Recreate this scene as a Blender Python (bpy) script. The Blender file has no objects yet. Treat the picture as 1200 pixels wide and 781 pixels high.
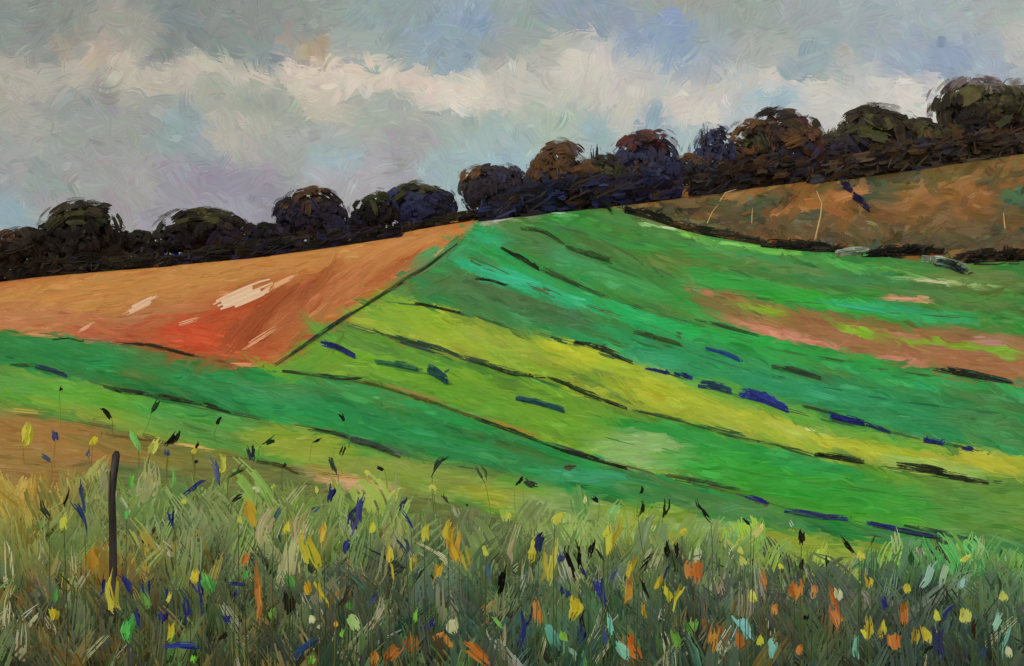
import bpy, math
import numpy as np

rng = np.random.default_rng(11)
F = 50.0 / 36.0 * 1200.0          # focal length in photo pixels
CX, CY, EYE = 600.0, 390.5, 1.5
GAIN_G, GAIN_V, GAIN_T, GAIN_GR = 0.80, 0.43, 0.48, 0.295   # daylight reaching level ground / upright leaves / crowns

scene = bpy.context.scene
col = scene.collection

# ------------------------------------------------------------------ helpers
def lin(c):
    c = np.clip(np.asarray(c, float) / 255.0, 0, 1)
    return np.where(c <= 0.04045, c / 12.92, ((c + 0.055) / 1.055) ** 2.4)

_perm = np.random.default_rng(5).random((256, 256))
def vnoise(x, y):
    x = np.asarray(x, float); y = np.asarray(y, float)
    xi = np.floor(x).astype(int); yi = np.floor(y).astype(int)
    fx = x - xi; fy = y - yi
    fx = fx * fx * (3 - 2 * fx); fy = fy * fy * (3 - 2 * fy)
    g = lambda a, b: _perm[a % 256, b % 256]
    return ((g(xi, yi) * (1 - fx) + g(xi + 1, yi) * fx) * (1 - fy)
            + (g(xi, yi + 1) * (1 - fx) + g(xi + 1, yi + 1) * fx) * fy)
def fbm(x, y):
    n = (vnoise(x, y) + 0.5 * vnoise(x * 2.1 + 17, y * 2.1 + 31) + 0.25 * vnoise(x * 4.3 + 5, y * 4.3 + 71)) / 1.75
    return np.clip((n - 0.5) * 1.9 + 0.5, 0, 1)

def inpoly(x, y, poly):
    x = np.asarray(x, float); y = np.asarray(y, float)
    r = np.zeros(x.shape, bool)
    n = len(poly)
    for i in range(n):
        x0, y0 = poly[i]; x1, y1 = poly[(i + 1) % n]
        if y0 == y1: continue
        c = ((y0 > y) != (y1 > y)) & (x < (x1 - x0) * (y - y0) / (y1 - y0) + x0)
        r ^= c
    return r

def palette(pal, t):
    pal = np.asarray(pal, float); n = len(pal)
    s = np.clip(t, 0, 0.9999) * (n - 1)
    i = s.astype(int); f = (s - i)[..., None]
    i2 = np.minimum(i + 1, n - 1)
    return pal[i] * (1 - f) + pal[i2] * f

# ------------------------------------------------------------------ the land: a flat meadow, then a long rising hillside
CREST = np.array([(-3000, 352), (-600, 345), (-200, 333), (0, 319), (100, 309), (200, 300), (300, 291), (400, 277), (500, 263),
                  (560, 250), (650, 237), (750, 223), (850, 211), (950, 199), (1050, 184), (1200, 160), (1500, 142), (2000, 160), (4200, 200)], float)
FAR = np.array([(-3000, 120), (-200, 120), (0, 125), (300, 135), (560, 150), (800, 185), (1200, 230), (1600, 240), (4200, 250)], float)
V0 = 560.0
def crest_v(u): return np.interp(u, CREST[:, 0], CREST[:, 1])
def crest_d(u): return np.interp(u, FAR[:, 0], FAR[:, 1])
def depth(u, v):
    u = np.asarray(u, float); v = np.asarray(v, float)
    vr = crest_v(u); dr = crest_d(u)
    flat = F * EYE / np.maximum(v - CY, 20)
    d0 = F * EYE / (V0 - CY)
    a = (V0 - vr) / (V0 - CY)
    b = np.log(dr / d0) - a
    t = np.clip((V0 - v) / (V0 - vr), 0, 1)
    return np.where(v >= V0, flat, d0 * np.exp(a * t + b * t * t))
def P(u, v, lift=0.0):
    u = np.asarray(u, float); v = np.asarray(v, float)
    v = np.maximum(v, crest_v(u) + 0.3)
    d = depth(u, v)
    return np.stack([(u - CX) / F * d, d, EYE + (CY - v) / F * d + lift], -1)
def at(u, v, d):                       # the point seen at pixel u, v when it stands d metres away
    u = np.asarray(u, float); v = np.asarray(v, float); d = np.asarray(d, float)
    return np.stack(np.broadcast_arrays((u - CX) / F * d, d, EYE + (CY - v) / F * d), -1)

# ------------------------------------------------------------------ materials
def paint(name, rough=0.75, translucent=0.0, emission=False, grain=0.10, scale=9.0):
    m = bpy.data.materials.new(name); m.use_nodes = True
    nt = m.node_tree; nt.nodes.clear()
    out = nt.nodes.new('ShaderNodeOutputMaterial')
    at_ = nt.nodes.new('ShaderNodeAttribute'); at_.attribute_name = 'Col'
    geo = nt.nodes.new('ShaderNodeNewGeometry')
    no = nt.nodes.new('ShaderNodeTexNoise'); no.inputs['Scale'].default_value = scale; no.inputs['Detail'].default_value = 4
    nt.links.new(geo.outputs['Position'], no.inputs['Vector'])
    mr = nt.nodes.new('ShaderNodeMapRange')
    mr.inputs['From Min'].default_value = 0.3; mr.inputs['From Max'].default_value = 0.7
    mr.inputs['To Min'].default_value = 1 - grain; mr.inputs['To Max'].default_value = 1 + grain
    nt.links.new(no.outputs['Fac'], mr.inputs['Value'])
    mx = nt.nodes.new('ShaderNodeVectorMath'); mx.operation = 'SCALE'
    nt.links.new(at_.outputs['Color'], mx.inputs[0]); nt.links.new(mr.outputs['Result'], mx.inputs['Scale'])
    if emission:
        e = nt.nodes.new('ShaderNodeEmission'); nt.links.new(mx.outputs['Vector'], e.inputs['Color'])
        nt.links.new(e.outputs[0], out.inputs['Surface'])
        try: m.cycles.emission_sampling = 'NONE'
        except Exception: pass
        return m
    b = nt.nodes.new('ShaderNodeBsdfPrincipled')
    b.inputs['Roughness'].default_value = rough
    b.inputs['Specular IOR Level'].default_value = 0.03
    nt.links.new(mx.outputs['Vector'], b.inputs['Base Color'])
    if translucent:
        tr = nt.nodes.new('ShaderNodeBsdfTranslucent'); nt.links.new(mx.outputs['Vector'], tr.inputs['Color'])
        mi = nt.nodes.new('ShaderNodeMixShader'); mi.inputs[0].default_value = translucent
        nt.links.new(b.outputs[0], mi.inputs[1]); nt.links.new(tr.outputs[0], mi.inputs[2])
        nt.links.new(mi.outputs[0], out.inputs['Surface'])
    else:
        nt.links.new(b.outputs[0], out.inputs['Surface'])
    return m
M_LAND = paint('field_soil_and_crop', grain=0.06, scale=1.2)
M_GRASS = paint('grass_blades', translucent=0.3, grain=0.10, scale=14)
M_PETAL = paint('petals_and_leaves', translucent=0.25, grain=0.08, scale=30)
M_CROWN = paint('tree_foliage', translucent=0.25, grain=0.12, scale=2.0)
M_BARK = paint('bark', grain=0.2, scale=6)
M_SKY = paint('cloud_sky', emission=True, grain=0.012, scale=0.25)

# ------------------------------------------------------------------ meshes made of bristly ribbons
class Soup:
    def __init__(s): s.v = []; s.f = []; s.c = []; s.n = 0
    def add(s, v, f, c):
        s.v.append(v.reshape(-1, 3)); s.f.append(f.reshape(-1, 4) + s.n); s.c.append(c.reshape(-1, 3)); s.n += len(s.v[-1])
    def build(s, name, mat, parent=None, loc=(0, 0, 0)):
        v = np.concatenate(s.v) - np.asarray(loc, float); f = np.concatenate(s.f); c = np.concatenate(s.c)
        me = bpy.data.meshes.new(name)
        me.vertices.add(len(v)); me.vertices.foreach_set('co', v.astype(np.float32).ravel())
        me.loops.add(f.size); me.loops.foreach_set('vertex_index', f.astype(np.int32).ravel())
        me.polygons.add(len(f)); me.polygons.foreach_set('loop_start', np.arange(0, f.size, 4, dtype=np.int32))
        me.update(calc_edges=True)
        a = me.color_attributes.new('Col', 'FLOAT_COLOR', 'POINT')
        a.data.foreach_set('color', np.concatenate([c, np.ones((len(c), 1))], 1).astype(np.float32).ravel())
        me.materials.append(mat)
        o = bpy.data.objects.new(name, me); col.objects.link(o)
        if parent is not None: o.parent = parent          # parent sits at loc
        else: o.location = loc
        return o

def ribbons(soup, pts, side, rgb, S=6, rag=0.2, gap=0.0, jit=5.0, prof='dab', gain=0.6, drop=0.0):
    """pts, side: K x (M+1) x 3; rgb: K x 3 as seen colours; each ribbon is S separate bristle strips."""
    K, M1, _ = pts.shape
    t0 = rng.random((K, S)) * rag; t1 = 1 - rng.random((K, S)) * rag
    tt = t0[..., None] + (t1 - t0)[..., None] * np.linspace(0, 1, M1)
    s = np.clip(tt, 0, 0.99999) * (M1 - 1)
    i = s.astype(int); fr = (s - i)[..., None]
    k = np.arange(K)[:, None, None]
    pp = pts[k, i] * (1 - fr) + pts[k, i + 1] * fr
    sd = side[k, i] * (1 - fr) + side[k, i + 1] * fr
    if prof == 'dab': w = (1 - np.abs(2 * tt - 1) ** 3.0).clip(0.02) ** 0.4
    elif prof == 'leaf': w = np.sin(np.pi * tt).clip(0.03) ** 0.75
    elif prof == 'bud': w = (np.sin(np.pi * tt ** 0.7)).clip(0.05) ** 0.8
    elif prof == 'stroke': w = np.minimum(tt * 7, 1) ** .5 * (1 - tt).clip(.03) ** .45
    elif prof == 'strokeup': w = np.minimum((1 - tt) * 7, 1).clip(.03) ** .5 * tt.clip(.05) ** .45
    elif prof == 'blade': w = (1 - tt ** 1.6).clip(0.05) * (0.55 + 0.45 * np.minimum(tt * 4, 1))
    else: w = np.ones_like(tt)
    e0 = -1 + 2 * np.arange(S) / S; e1 = e0 + 2.0 / S * (1 - gap)
    a = pp + sd * (w * e0[None, :, None])[..., None]
    b = pp + sd * (w * e1[None, :, None])[..., None]
    v = np.stack([a, b], 3)                                   # K S M1 2 3
    cj = rng.normal(0, jit, (K, S, 1)) + rng.normal(0, jit * 0.45, (K, S, 3))
    if rgb.ndim == 3: c = rgb[k, i] * (1 - fr) + rgb[k, i + 1] * fr + cj[:, :, None, :] * np.sin(np.pi * tt)[..., None]
    else: c = np.repeat((rgb[:, None, :] + cj)[:, :, None, :], M1, 2)
    c = np.repeat(c[:, :, :, None, :], 2, 3)
    c = np.minimum(lin(c) / gain, 0.92)
    base = np.arange(K * S * M1 * 2).reshape(K, S, M1, 2)
    f = np.stack([base[:, :, :-1, 0], base[:, :, :-1, 1], base[:, :, 1:, 1], base[:, :, 1:, 0]], -1)
    if drop:
        f = f[rng.random((K, S)) > drop]
    soup.add(v, f, c)

def tube(soup, path, radii, rgb, gain=0.45, n=7, jit=8):
    path = np.asarray(path, float); L = len(path)
    rings = []
    for k in range(L):
        d = path[min(k + 1, L - 1)] - path[max(k - 1, 0)]; d /= np.linalg.norm(d) + 1e-9
        x = np.cross(d, (0.3, 1, 0.2)); x /= np.linalg.norm(x) + 1e-9; y = np.cross(d, x)
        a = np.linspace(0, 2 * np.pi, n, endpoint=False)
        rings.append(path[k] + radii[k] * (np.cos(a)[:, None] * x + np.sin(a)[:, None] * y))
    v = np.array(rings)
    ix = np.arange(L * n).reshape(L, n)
    f = np.stack([ix[:-1], np.roll(ix, -1, 1)[:-1], np.roll(ix, -1, 1)[1:], ix[1:]], -1)
    c = np.asarray(rgb, float) + rng.normal(0, jit, (L, n, 1)) * np.ones(3)
    soup.add(v, f, lin(c) / gain)

def empty(name, loc, label, cat, group=None):
    o = bpy.data.objects.new(name, None); col.objects.link(o); o.location = tuple(map(float, loc))
    o.empty_display_size = 0.2
    o['label'] = label; o['category'] = cat
    o['kind'] = 'thing'
    if group: o['group'] = group
    return o
def tag(o, label, cat, group=None):
    o['label'] = label; o['category'] = cat; o['kind'] = 'thing'
    if group: o['group'] = group
    return o
def structure(o): o['kind'] = 'structure'; return o

# ------------------------------------------------------------------ fields: outlines on the land, crop colours, stroke direction
top_left = [(-3000, 330), (-200, 320), (0, 300), (300, 270), (500, 245), (560, 240)]
HEDGE_LINE = [(560, 247), (640, 240), (700, 239), (735, 247), (790, 262), (852, 277), (900, 286), (975, 293), (1050, 300), (1120, 305), (1200, 308), (1900, 315), (4200, 320)]
ORANGE_LOW = [(-3000, 355), (-200, 374), (0, 387), (50, 393), (100, 398), (180, 408), (240, 420), (280, 428), (312, 431)]
ORANGE_R = [(350, 405), (400, 372), (450, 341), (500, 311), (535, 285), (560, 256)]
BAND_TOP = ORANGE_LOW + [(400, 443), (480, 463), (560, 490), (640, 520), (735, 548), (820, 566), (900, 592), (1000, 612), (1100, 630), (1200, 640), (4200, 700)]
BAND_LOW = [(-3000, 415), (0, 428), (40, 436), (110, 448), (200, 470), (270, 484), (330, 497), (400, 510), (450, 526), (520, 545), (600, 556), (660, 576), (740, 603), (830, 616), (900, 622), (1000, 636), (1100, 645), (1200, 652), (4200, 720)]
LIGHT_LOW = [(-3000, 480), (0, 482), (60, 488), (150, 505), (210, 524), (300, 541), (400, 560), (500, 580), (600, 610), (700, 640), (800, 640), (900, 665), (1000, 672), (1100, 660), (1200, 670), (4200, 740)]
L2 = [(312, 431), (350, 405), (400, 380), (435, 388), (480, 405), (560, 425), (620, 440), (680, 465), (740, 480), (800, 493), (900, 520), (960, 537), (1060, 552), (1170, 566), (1300, 580), (4200, 640)]
L3 = [(400, 372), (440, 352), (480, 350), (540, 366), (600, 386), (670, 402), (740, 426), (800, 446), (920, 482), (1000, 497), (1090, 518), (1170, 534), (1300, 550), (4200, 600)]
L4 = [(500, 311), (530, 296), (590, 322), (660, 350), (740, 376), (820, 402), (900, 425), (1000, 445), (1200, 475), (4200, 560)]
L5 = [(545, 275), (590, 292), (640, 315), (700, 345), (760, 365), (830, 385), (900, 408), (1000, 428), (1100, 440), (1200, 455), (4200, 520)]
L6 = [(560, 256), (640, 262), (720, 285), (760, 312), (820, 338), (870, 352), (940, 370), (1000, 375), (1100, 385), (1200, 396), (4200, 440)]
def between(a, b): return list(a) + list(reversed(b))

REGIONS = [
 # name, outline, colours (as they look in daylight), stroke angle, noise lengths along / across
 ('meadow', between(LIGHT_LOW, [(-3000, 2500), (4200, 2500)]), [(92, 106, 58), (110, 120, 60), (88, 104, 62), (118, 116, 62)], 8, 60, 14),
 ('pasture', between(BAND_LOW, LIGHT_LOW), [(84, 140, 62), (88, 156, 58), (112, 160, 56), (128, 156, 64), (140, 160, 58)], 13, 110, 16),
 ('green_crop', between(BAND_TOP, BAND_LOW), [(52, 116, 56), (36, 130, 66), (36, 142, 70), (46, 152, 84), (70, 130, 66)], 14, 90, 13),
 ('lime_crop', between(L2, list(BAND_TOP)[8:]), [(88, 150, 48), (104, 162, 44), (118, 168, 46), (80, 150, 52), (128, 172, 54)], 18, 110, 14),
 ('yellow_crop', between(L3, L2[2:]), [(118, 166, 50), (142, 174, 50), (166, 182, 52), (130, 170, 56), (176, 184, 62)], 20, 100, 10),
 ('dark_crop', between(L4, L3), [(74, 116, 62), (62, 128, 68), (44, 140, 78), (44, 148, 92), (58, 126, 72)], 20, 110, 12),
 ('teal_crop', between(L5, L4), [(48, 152, 88), (46, 172, 112), (52, 150, 78), (40, 156, 84)], 20, 110, 12),
 ('upper_crop', between(L6, L5), [(66, 124, 60), (60, 138, 68), (54, 150, 64), (70, 132, 58)], 20, 90, 12),
 ('bright_crop', between(HEDGE_LINE, L6), [(74, 124, 58), (60, 136, 72), (52, 150, 60), (84, 120, 56), (48, 158, 56)], 11, 130, 9),
 ('rough_hillside', [(560, 249)] + [(640, 241), (700, 239)] + HEDGE_LINE[3:] + [(4200, 0), (540, 0), (540, 252)],
  [(60, 74, 54), (84, 74, 44), (124, 84, 42), (140, 94, 46), (92, 74, 40), (58, 68, 48), (132, 86, 40), (62, 54, 34)], -8, 40, 18),
 ('stubble_strip', [(800, 338), (860, 345), (930, 362), (1000, 373), (1100, 388), (1200, 398), (4200, 430), (4200, 560), (1200, 452), (1090, 432), (1000, 414), (920, 400), (855, 378)], [(128, 110, 58), (146, 106, 60), (158, 110, 68), (168, 114, 74)], 11, 80, 9),
 ('ploughed_field', top_left + list(reversed(ORANGE_R)) + list(reversed(ORANGE_LOW)), [(170, 100, 52), (184, 114, 58), (190, 124, 64), (176, 104, 50)], -14, 110, 14),
]
# local patches of other crop or bare soil: x, y, rx, ry, angle, colour, strength
SPOTS = [
 (120, 340, 200, 22, -8, (196, 138, 72), .75), (330, 305, 150, 18, -10, (194, 136, 70), .7), (470, 290, 60, 16, -20, (200, 136, 76), .8),
 (60, 375, 130, 16, 4, (188, 122, 80), .7), (170, 385, 80, 20, -10, (176, 108, 76), .75), (250, 388, 110, 34, -18, (178, 76, 36), .95), (300, 405, 60, 20, -20, (176, 74, 36), .9), (150, 392, 70, 12, 4, (176, 88, 52), .7),
 (228, 394, 36, 16, 10, (204, 80, 42), .9), (325, 368, 80, 22, -35, (154, 76, 36), .85), (370, 350, 80, 14, -32, (178, 104, 58), .7),
 (400, 352, 90, 9, -34, (190, 124, 66), .7), (290, 412, 40, 12, 5, (184, 90, 48), .8), (440, 330, 60, 8, -33, (174, 92, 48), .7), (185, 365, 60, 14, -8, (184, 126, 76), .5),
 (140, 420, 130, 16, 8, (36, 144, 72), .6), (90, 408, 120, 8, 8, (44, 128, 60), .6), (30, 420, 90, 14, 8, (48, 122, 60), .5), (300, 465, 110, 16, 12, (42, 146, 80), .6), (330, 460, 50, 12, 8, (78, 142, 84), .5),
 (450, 500, 110, 18, 14, (40, 138, 72), .7), (600, 540, 120, 12, 14, (48, 138, 74), .7), (690, 558, 60, 9, 6, (64, 160, 110), .7), (780, 580, 70, 10, 12, (78, 132, 66), .7), (870, 600, 90, 12, 10, (80, 132, 70), .8),
 (60, 455, 100, 14, 8, (96, 162, 70), .7), (130, 470, 90, 14, 10, (100, 168, 48), .7), (230, 490, 80, 12, 10, (70, 154, 70), .7), (350, 520, 70, 20, 8, (148, 164, 52), .8), (215, 505, 60, 12, 14, (104, 158, 72), .6),
 (480, 560, 120, 20, 8, (142, 156, 64), .8), (600, 585, 60, 14, 6, (162, 166, 54), .8), (660, 596, 60, 22, 4, (134, 160, 92), .8), (770, 606, 70, 16, 8, (150, 164, 52), .8), (850, 620, 60, 9, 4, (136, 166, 120), .7),
 (930, 640, 110, 18, 8, (150, 162, 54), .85), (1000, 655, 90, 16, 6, (136, 158, 56), .8), (1130, 640, 110, 20, 8, (74, 132, 74), .8), (470, 620, 80, 20, 5, (120, 128, 60), .6),
 (60, 515, 130, 24, 8, (164, 118, 58), .95), (20, 550, 90, 34, 6, (158, 120, 62), .9), (150, 525, 80, 12, 12, (140, 118, 56), .8), (240, 545, 90, 20, 12, (124, 122, 54), .7), (410, 566, 48, 8, 8, (196, 156, 108), 1.0), (390, 556, 40, 8, 10, (170, 140, 72), .7),
 (380, 420, 60, 14, -20, (110, 160, 48), .6), (450, 430, 90, 14, 14, (120, 172, 44), .7), (560, 470, 110, 14, 18, (104, 162, 44), .7), (700, 500, 120, 20, 16, (114, 164, 44), .8), (420, 400, 60, 10, 20, (92, 140, 56), .5),
 (830, 520, 120, 18, 12, (44, 150, 62), .9), (755, 530, 58, 24, 5, (146, 182, 110), .9), (826, 546, 40, 15, 5, (132, 180, 108), .8), (920, 560, 140, 24, 8, (48, 156, 48), .85), (1060, 585, 110, 20, 8, (74, 150, 58), .8), (1000, 590, 120, 24, 8, (52, 156, 48), .7),
 (1150, 590, 70, 40, 8, (96, 138, 64), .6), (950, 545, 60, 10, 10, (40, 150, 80), .6),
 (490, 365, 60, 14, 22, (142, 178, 40), .8), (455, 372, 40, 16, 10, (124, 164, 52), .7), (580, 400, 60, 14, 16, (150, 174, 56), .7), (680, 410, 60, 11, 16, (184, 192, 42), .95), (760, 440, 60, 14, 16, (164, 184, 50), .7), (790, 462, 60, 12, 16, (184, 190, 48), .8),
 (860, 492, 80, 10, 14, (172, 186, 56), .8), (945, 505, 36, 5, 10, (196, 206, 104), .9), (1000, 525, 80, 7, 12, (188, 192, 54), .85), (1090, 548, 60, 9, 10, (162, 190, 92), .9), (1150, 538, 40, 12, 10, (186, 184, 54), .9), (880, 470, 90, 10, 14, (112, 174, 56), .7), (1000, 505, 90, 9, 12, (92, 168, 62), .7), (620, 430, 40, 9, 14, (128, 168, 50), .5),
 (560, 340, 60, 16, 18, (78, 116, 66), .85), (640, 365, 60, 14, 16, (74, 112, 66), .8), (620, 380, 60, 9, 16, (60, 134, 74), .6), (500, 335, 50, 12, -10, (80, 120, 62), .7), (850, 440, 120, 14, 14, (46, 152, 92), .7), (1050, 480, 140, 22, 10, (44, 140, 82), .7), (940, 455, 90, 12, 12, (50, 156, 104), .5), (1160, 500, 50, 20, 10, (84, 140, 72), .6), (760, 420, 40, 9, 10, (64, 168, 118), .6),
 (600, 328, 50, 8, 18, (50, 182, 126), .9), (560, 316, 40, 7, 22, (52, 176, 122), .85), (670, 352, 60, 8, 16, (48, 178, 122), .8), (760, 378, 70, 9, 14, (40, 176, 92), .85), (850, 395, 90, 9, 10, (42, 170, 76), .8), (520, 300, 36, 9, -20, (62, 150, 92), .7), (950, 415, 100, 9, 9, (44, 160, 62), .8), (1090, 445, 90, 9, 8, (50, 148, 66), .6),
 (575, 278, 24, 11, 10, (46, 166, 110), .8), (655, 300, 30, 9, 16, (70, 170, 122), .6), (620, 285, 40, 12, 18, (74, 118, 66), .7), (700, 320, 60, 12, 14, (62, 150, 84), .6), (740, 340, 50, 10, 14, (66, 156, 80), .6), (815, 335, 10, 8, 0, (110, 176, 104), .8), (790, 310, 40, 12, 16, (104, 116, 54), .6),
 (950, 350, 120, 9, 10, (46, 166, 44), .9), (860, 330, 80, 9, 11, (54, 150, 60), .8), (1060, 366, 90, 7, 8, (52, 168, 110), .8), (1000, 330, 110, 8, 8, (64, 140, 82), .8), (870, 300, 80, 6, 12, (62, 142, 82), .7), (1100, 348, 90, 8, 8, (88, 124, 60), .8), (1150, 330, 60, 14, 4, (108, 122, 62), .7), (750, 270, 60, 8, 14, (80, 136, 64), .5), (900, 310, 90, 5, 10, (110, 116, 52), .5), (860, 350, 30, 8, 14, (136, 112, 58), .6),
 (930, 372, 70, 10, 12, (140, 104, 58), .9), (1000, 392, 90, 10, 10, (152, 106, 62), .95), (1090, 412, 110, 12, 9, (160, 110, 70), .97), (1160, 430, 60, 14, 8, (164, 112, 70), .95), (860, 360, 50, 9, 14, (118, 112, 58), .8), (1150, 395, 60, 7, 6, (150, 106, 68), .9),
 (900, 388, 44, 4.5, 13, (206, 136, 106), .95), (950, 402, 44, 4.5, 9, (206, 134, 108), .9), (1050, 420, 40, 3.5, 10, (206, 136, 112), .8), (885, 361, 34, 5, 12, (130, 170, 44), .95), (1030, 395, 46, 4.5, 12, (128, 176, 40), .95), (1100, 402, 50, 3.5, 5, (126, 172, 42), .9), (1175, 413, 34, 4.5, 6, (120, 178, 40), .95), (1060, 351, 34, 3.5, 4, (204, 142, 110), .85), (1160, 400, 22, 7, 0, (196, 150, 130), .5),
 (830, 281, 60, 3.5, 12, (128, 200, 76), .9), (780, 266, 40, 2.4, 6, (160, 210, 130), .8), (900, 292, 60, 3.0, 9, (112, 188, 74), .85), (1000, 312, 60, 3.2, 8, (96, 184, 84), .8), (1110, 331, 60, 2.6, 5, (170, 200, 130), .8), (655, 251, 26, 2.5, 8, (120, 200, 130), .8),
 (590, 257, 30, 5, -12, (172, 168, 152), .9), (620, 250, 40, 4, -5, (96, 100, 58), .7),
 (1035, 224, 26, 17, 0, (70, 86, 62), .9), (885, 236, 30, 11, -8, (76, 84, 58), .85), (855, 240, 24, 12, 0, (82, 88, 58), .6), (960, 236, 60, 10, -14, (166, 108, 52), .8), (1090, 225, 60, 16, -10, (164, 110, 58), .7), (1120, 255, 90, 16, 0, (104, 84, 52), .6), (1190, 232, 18, 12, 0, (60, 104, 78), .8), (1180, 195, 60, 14, -14, (140, 104, 56), .6),
 (1000, 275, 200, 9, 4, (78, 66, 42), .7), (1150, 285, 90, 12, 2, (84, 74, 50), .7), (940, 255, 22, 8, 0, (74, 80, 56), .8), (1140, 240, 40, 14, -20, (150, 98, 50), .6), (1060, 250, 50, 12, -10, (144, 96, 48), .6), (990, 262, 40, 8, 0, (150, 98, 50), .5), (830, 232, 50, 6, -10, (96, 76, 40), .7),
 (900, 222, 60, 5, -12, (172, 114, 58), .7), (740, 238, 44, 7, -6, (136, 108, 58), .8), (800, 262, 60, 7, 8, (112, 110, 60), .6), (930, 268, 90, 9, 4, (96, 76, 48), .7), (1010, 265, 40, 9, 2, (120, 92, 54), .6), (1110, 205, 60, 8, -14, (92, 88, 46), .7), (1040, 270, 120, 9, 3, (104, 92, 56), .6),
]
def region_index(u, v):
    wu = u + (vnoise(u / 23, v / 9) - .5) * 6; wv = v + (vnoise(u / 31 + 9, v / 11 + 4) - .5) * 4
    r = np.zeros(np.shape(u), int)
    for k, R in enumerate(REGIONS):
        r[inpoly(wu, wv, R[1])] = k
    return r
def land_colour(u, v, r):
    c = np.zeros(np.shape(u) + (3,)); ang = np.zeros(np.shape(u))
    for k, R in enumerate(REGIONS):
        m = r == k
        if not m.any(): continue
        a = math.radians(R[3]); x, y = u[m], v[m]
        al = x * math.cos(a) + y * math.sin(a); ac = -x * math.sin(a) + y * math.cos(a)
        c[m] = palette(R[2], fbm(al / R[4] + k * 7, ac / R[5] + k * 3)); ang[m] = R[3]
    crop = np.array([R[0].endswith('crop') or R[0] == 'pasture' for R in REGIONS])[r]
    c = c * np.where(crop[..., None], np.array((1.06, 1.0, .90)), 1.0)
    x_, y_ = u * .96 + v * .28, v * .96 - u * .28
    k1 = np.clip((fbm(x_ / 70 + 50, y_ / 9 + 20) - .58) * 2.2, 0, .42) * crop
    c = c * (1 - k1[..., None]) + np.array((104, 118, 54.)) * k1[..., None]
    k2 = np.clip((fbm(x_ / 50 + 90, y_ / 7 + 60) - .62) * 2.0, 0, .38) * crop
    c = c * (1 - k2[..., None]) + np.array((40, 92, 50.)) * k2[..., None]
    for (x, y, rx, ry, a, rgb, s) in SPOTS:
        a_ = math.radians(a); dx, dy = u - x, v - y
        q = ((dx * math.cos(a_) + dy * math.sin(a_)) / rx) ** 2 + ((-dx * math.sin(a_) + dy * math.cos(a_)) / ry) ** 2
        q = q * (0.75 + 0.5 * vnoise(u / 17 + 3, v / 7))
        w = s * np.clip(1.35 - q, 0, 1)
        w = np.minimum(w * 1.4, s)
        c = c * (1 - w[..., None]) + np.array(rgb, float) * w[..., None]
        ang = np.where(w > .4, a, ang)
    return c, ang

# the land sheet, cut into its fields
us = np.unique(np.concatenate([np.linspace(-2600, -60, 50), np.arange(-60, 1262, 4.0), np.linspace(1262, 3800, 50)]))
ts = np.concatenate([np.linspace(0, 1, 170), ])
vv_near = np.concatenate([np.arange(V0 + 4, 800, 4.0), np.linspace(800, 1300, 26)])
U = np.repeat(us[None, :], len(ts) + len(vv_near), 0)
V = np.concatenate([crest_v(us)[None, :] + (V0 - crest_v(us))[None, :] * ts[:, None], np.repeat(vv_near[:, None], len(us), 1)], 0)
V[0] += 0.3
XYZ = P(U, V)
Uc = (U[:-1, :-1] + U[1:, 1:]) / 2; Vc = (V[:-1, :-1] + V[1:, 1:]) / 2
Rc = region_index(Uc, Vc)
ix = np.arange(U.size).reshape(U.shape)
quads = np.stack([ix[1:, :-1], ix[1:, 1:], ix[:-1, 1:], ix[:-1, :-1]], -1)
Cv, _ = land_colour(U.ravel(), V.ravel(), region_index(U.ravel(), V.ravel()))
Cv = np.minimum(lin(Cv) / GAIN_G, .92)
fields = {}
for k, R in enumerate(REGIONS):
    q = quads[Rc == k]
    s = Soup()
    if len(q):
        used, inv = np.unique(q.ravel(), return_inverse=True)
        s.add(XYZ.reshape(-1, 3)[used], inv.reshape(-1, 4), Cv[used])
    fields[k] = s

# brushed crop texture lying on the land: short drilled tufts and clods, coloured like their field
def lay(u, v, ang, length, width, rgb, soups_k, S, lift, curve=None, M=4, soft=0.0, **kw):
    K = len(u)
    if K == 0: return
    t = np.linspace(-.5, .5, M + 1)
    a = np.radians(ang)
    cv = (rng.normal(0, .08, K) if curve is None else curve) * length
    along = t[None, :] * length[:, None]
    off = cv[:, None] * (4 * t[None, :] ** 2 - .5)
    uu = u[:, None] + along * np.cos(a)[:, None] - off * np.sin(a)[:, None]
    vv = v[:, None] + along * np.sin(a)[:, None] + off * np.cos(a)[:, None]
    nx, ny = -np.sin(a)[:, None] * width[:, None] / 2, np.cos(a)[:, None] * width[:, None] / 2
    d = depth(uu, vv)
    lf = lift[:, None] * d / 60.0
    if soft:
        lc, _a = land_colour(uu.ravel(), vv.ravel(), region_index(uu.ravel(), vv.ravel()))
        wt = (soft * (.25 + .75 * np.abs(2 * t) ** 1.5))[None, :, None]
        rgb = lc.reshape(K, M + 1, 3) * wt + rgb[:, None, :] * (1 - wt)
    p1 = P(uu + nx, vv + ny, lf); p0 = P(uu - nx, vv - ny, lf)
    ribbons(soups_k, (p0 + p1) / 2, (p1 - p0) / 2, rgb, S=S, gain=GAIN_G, **kw)

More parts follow.
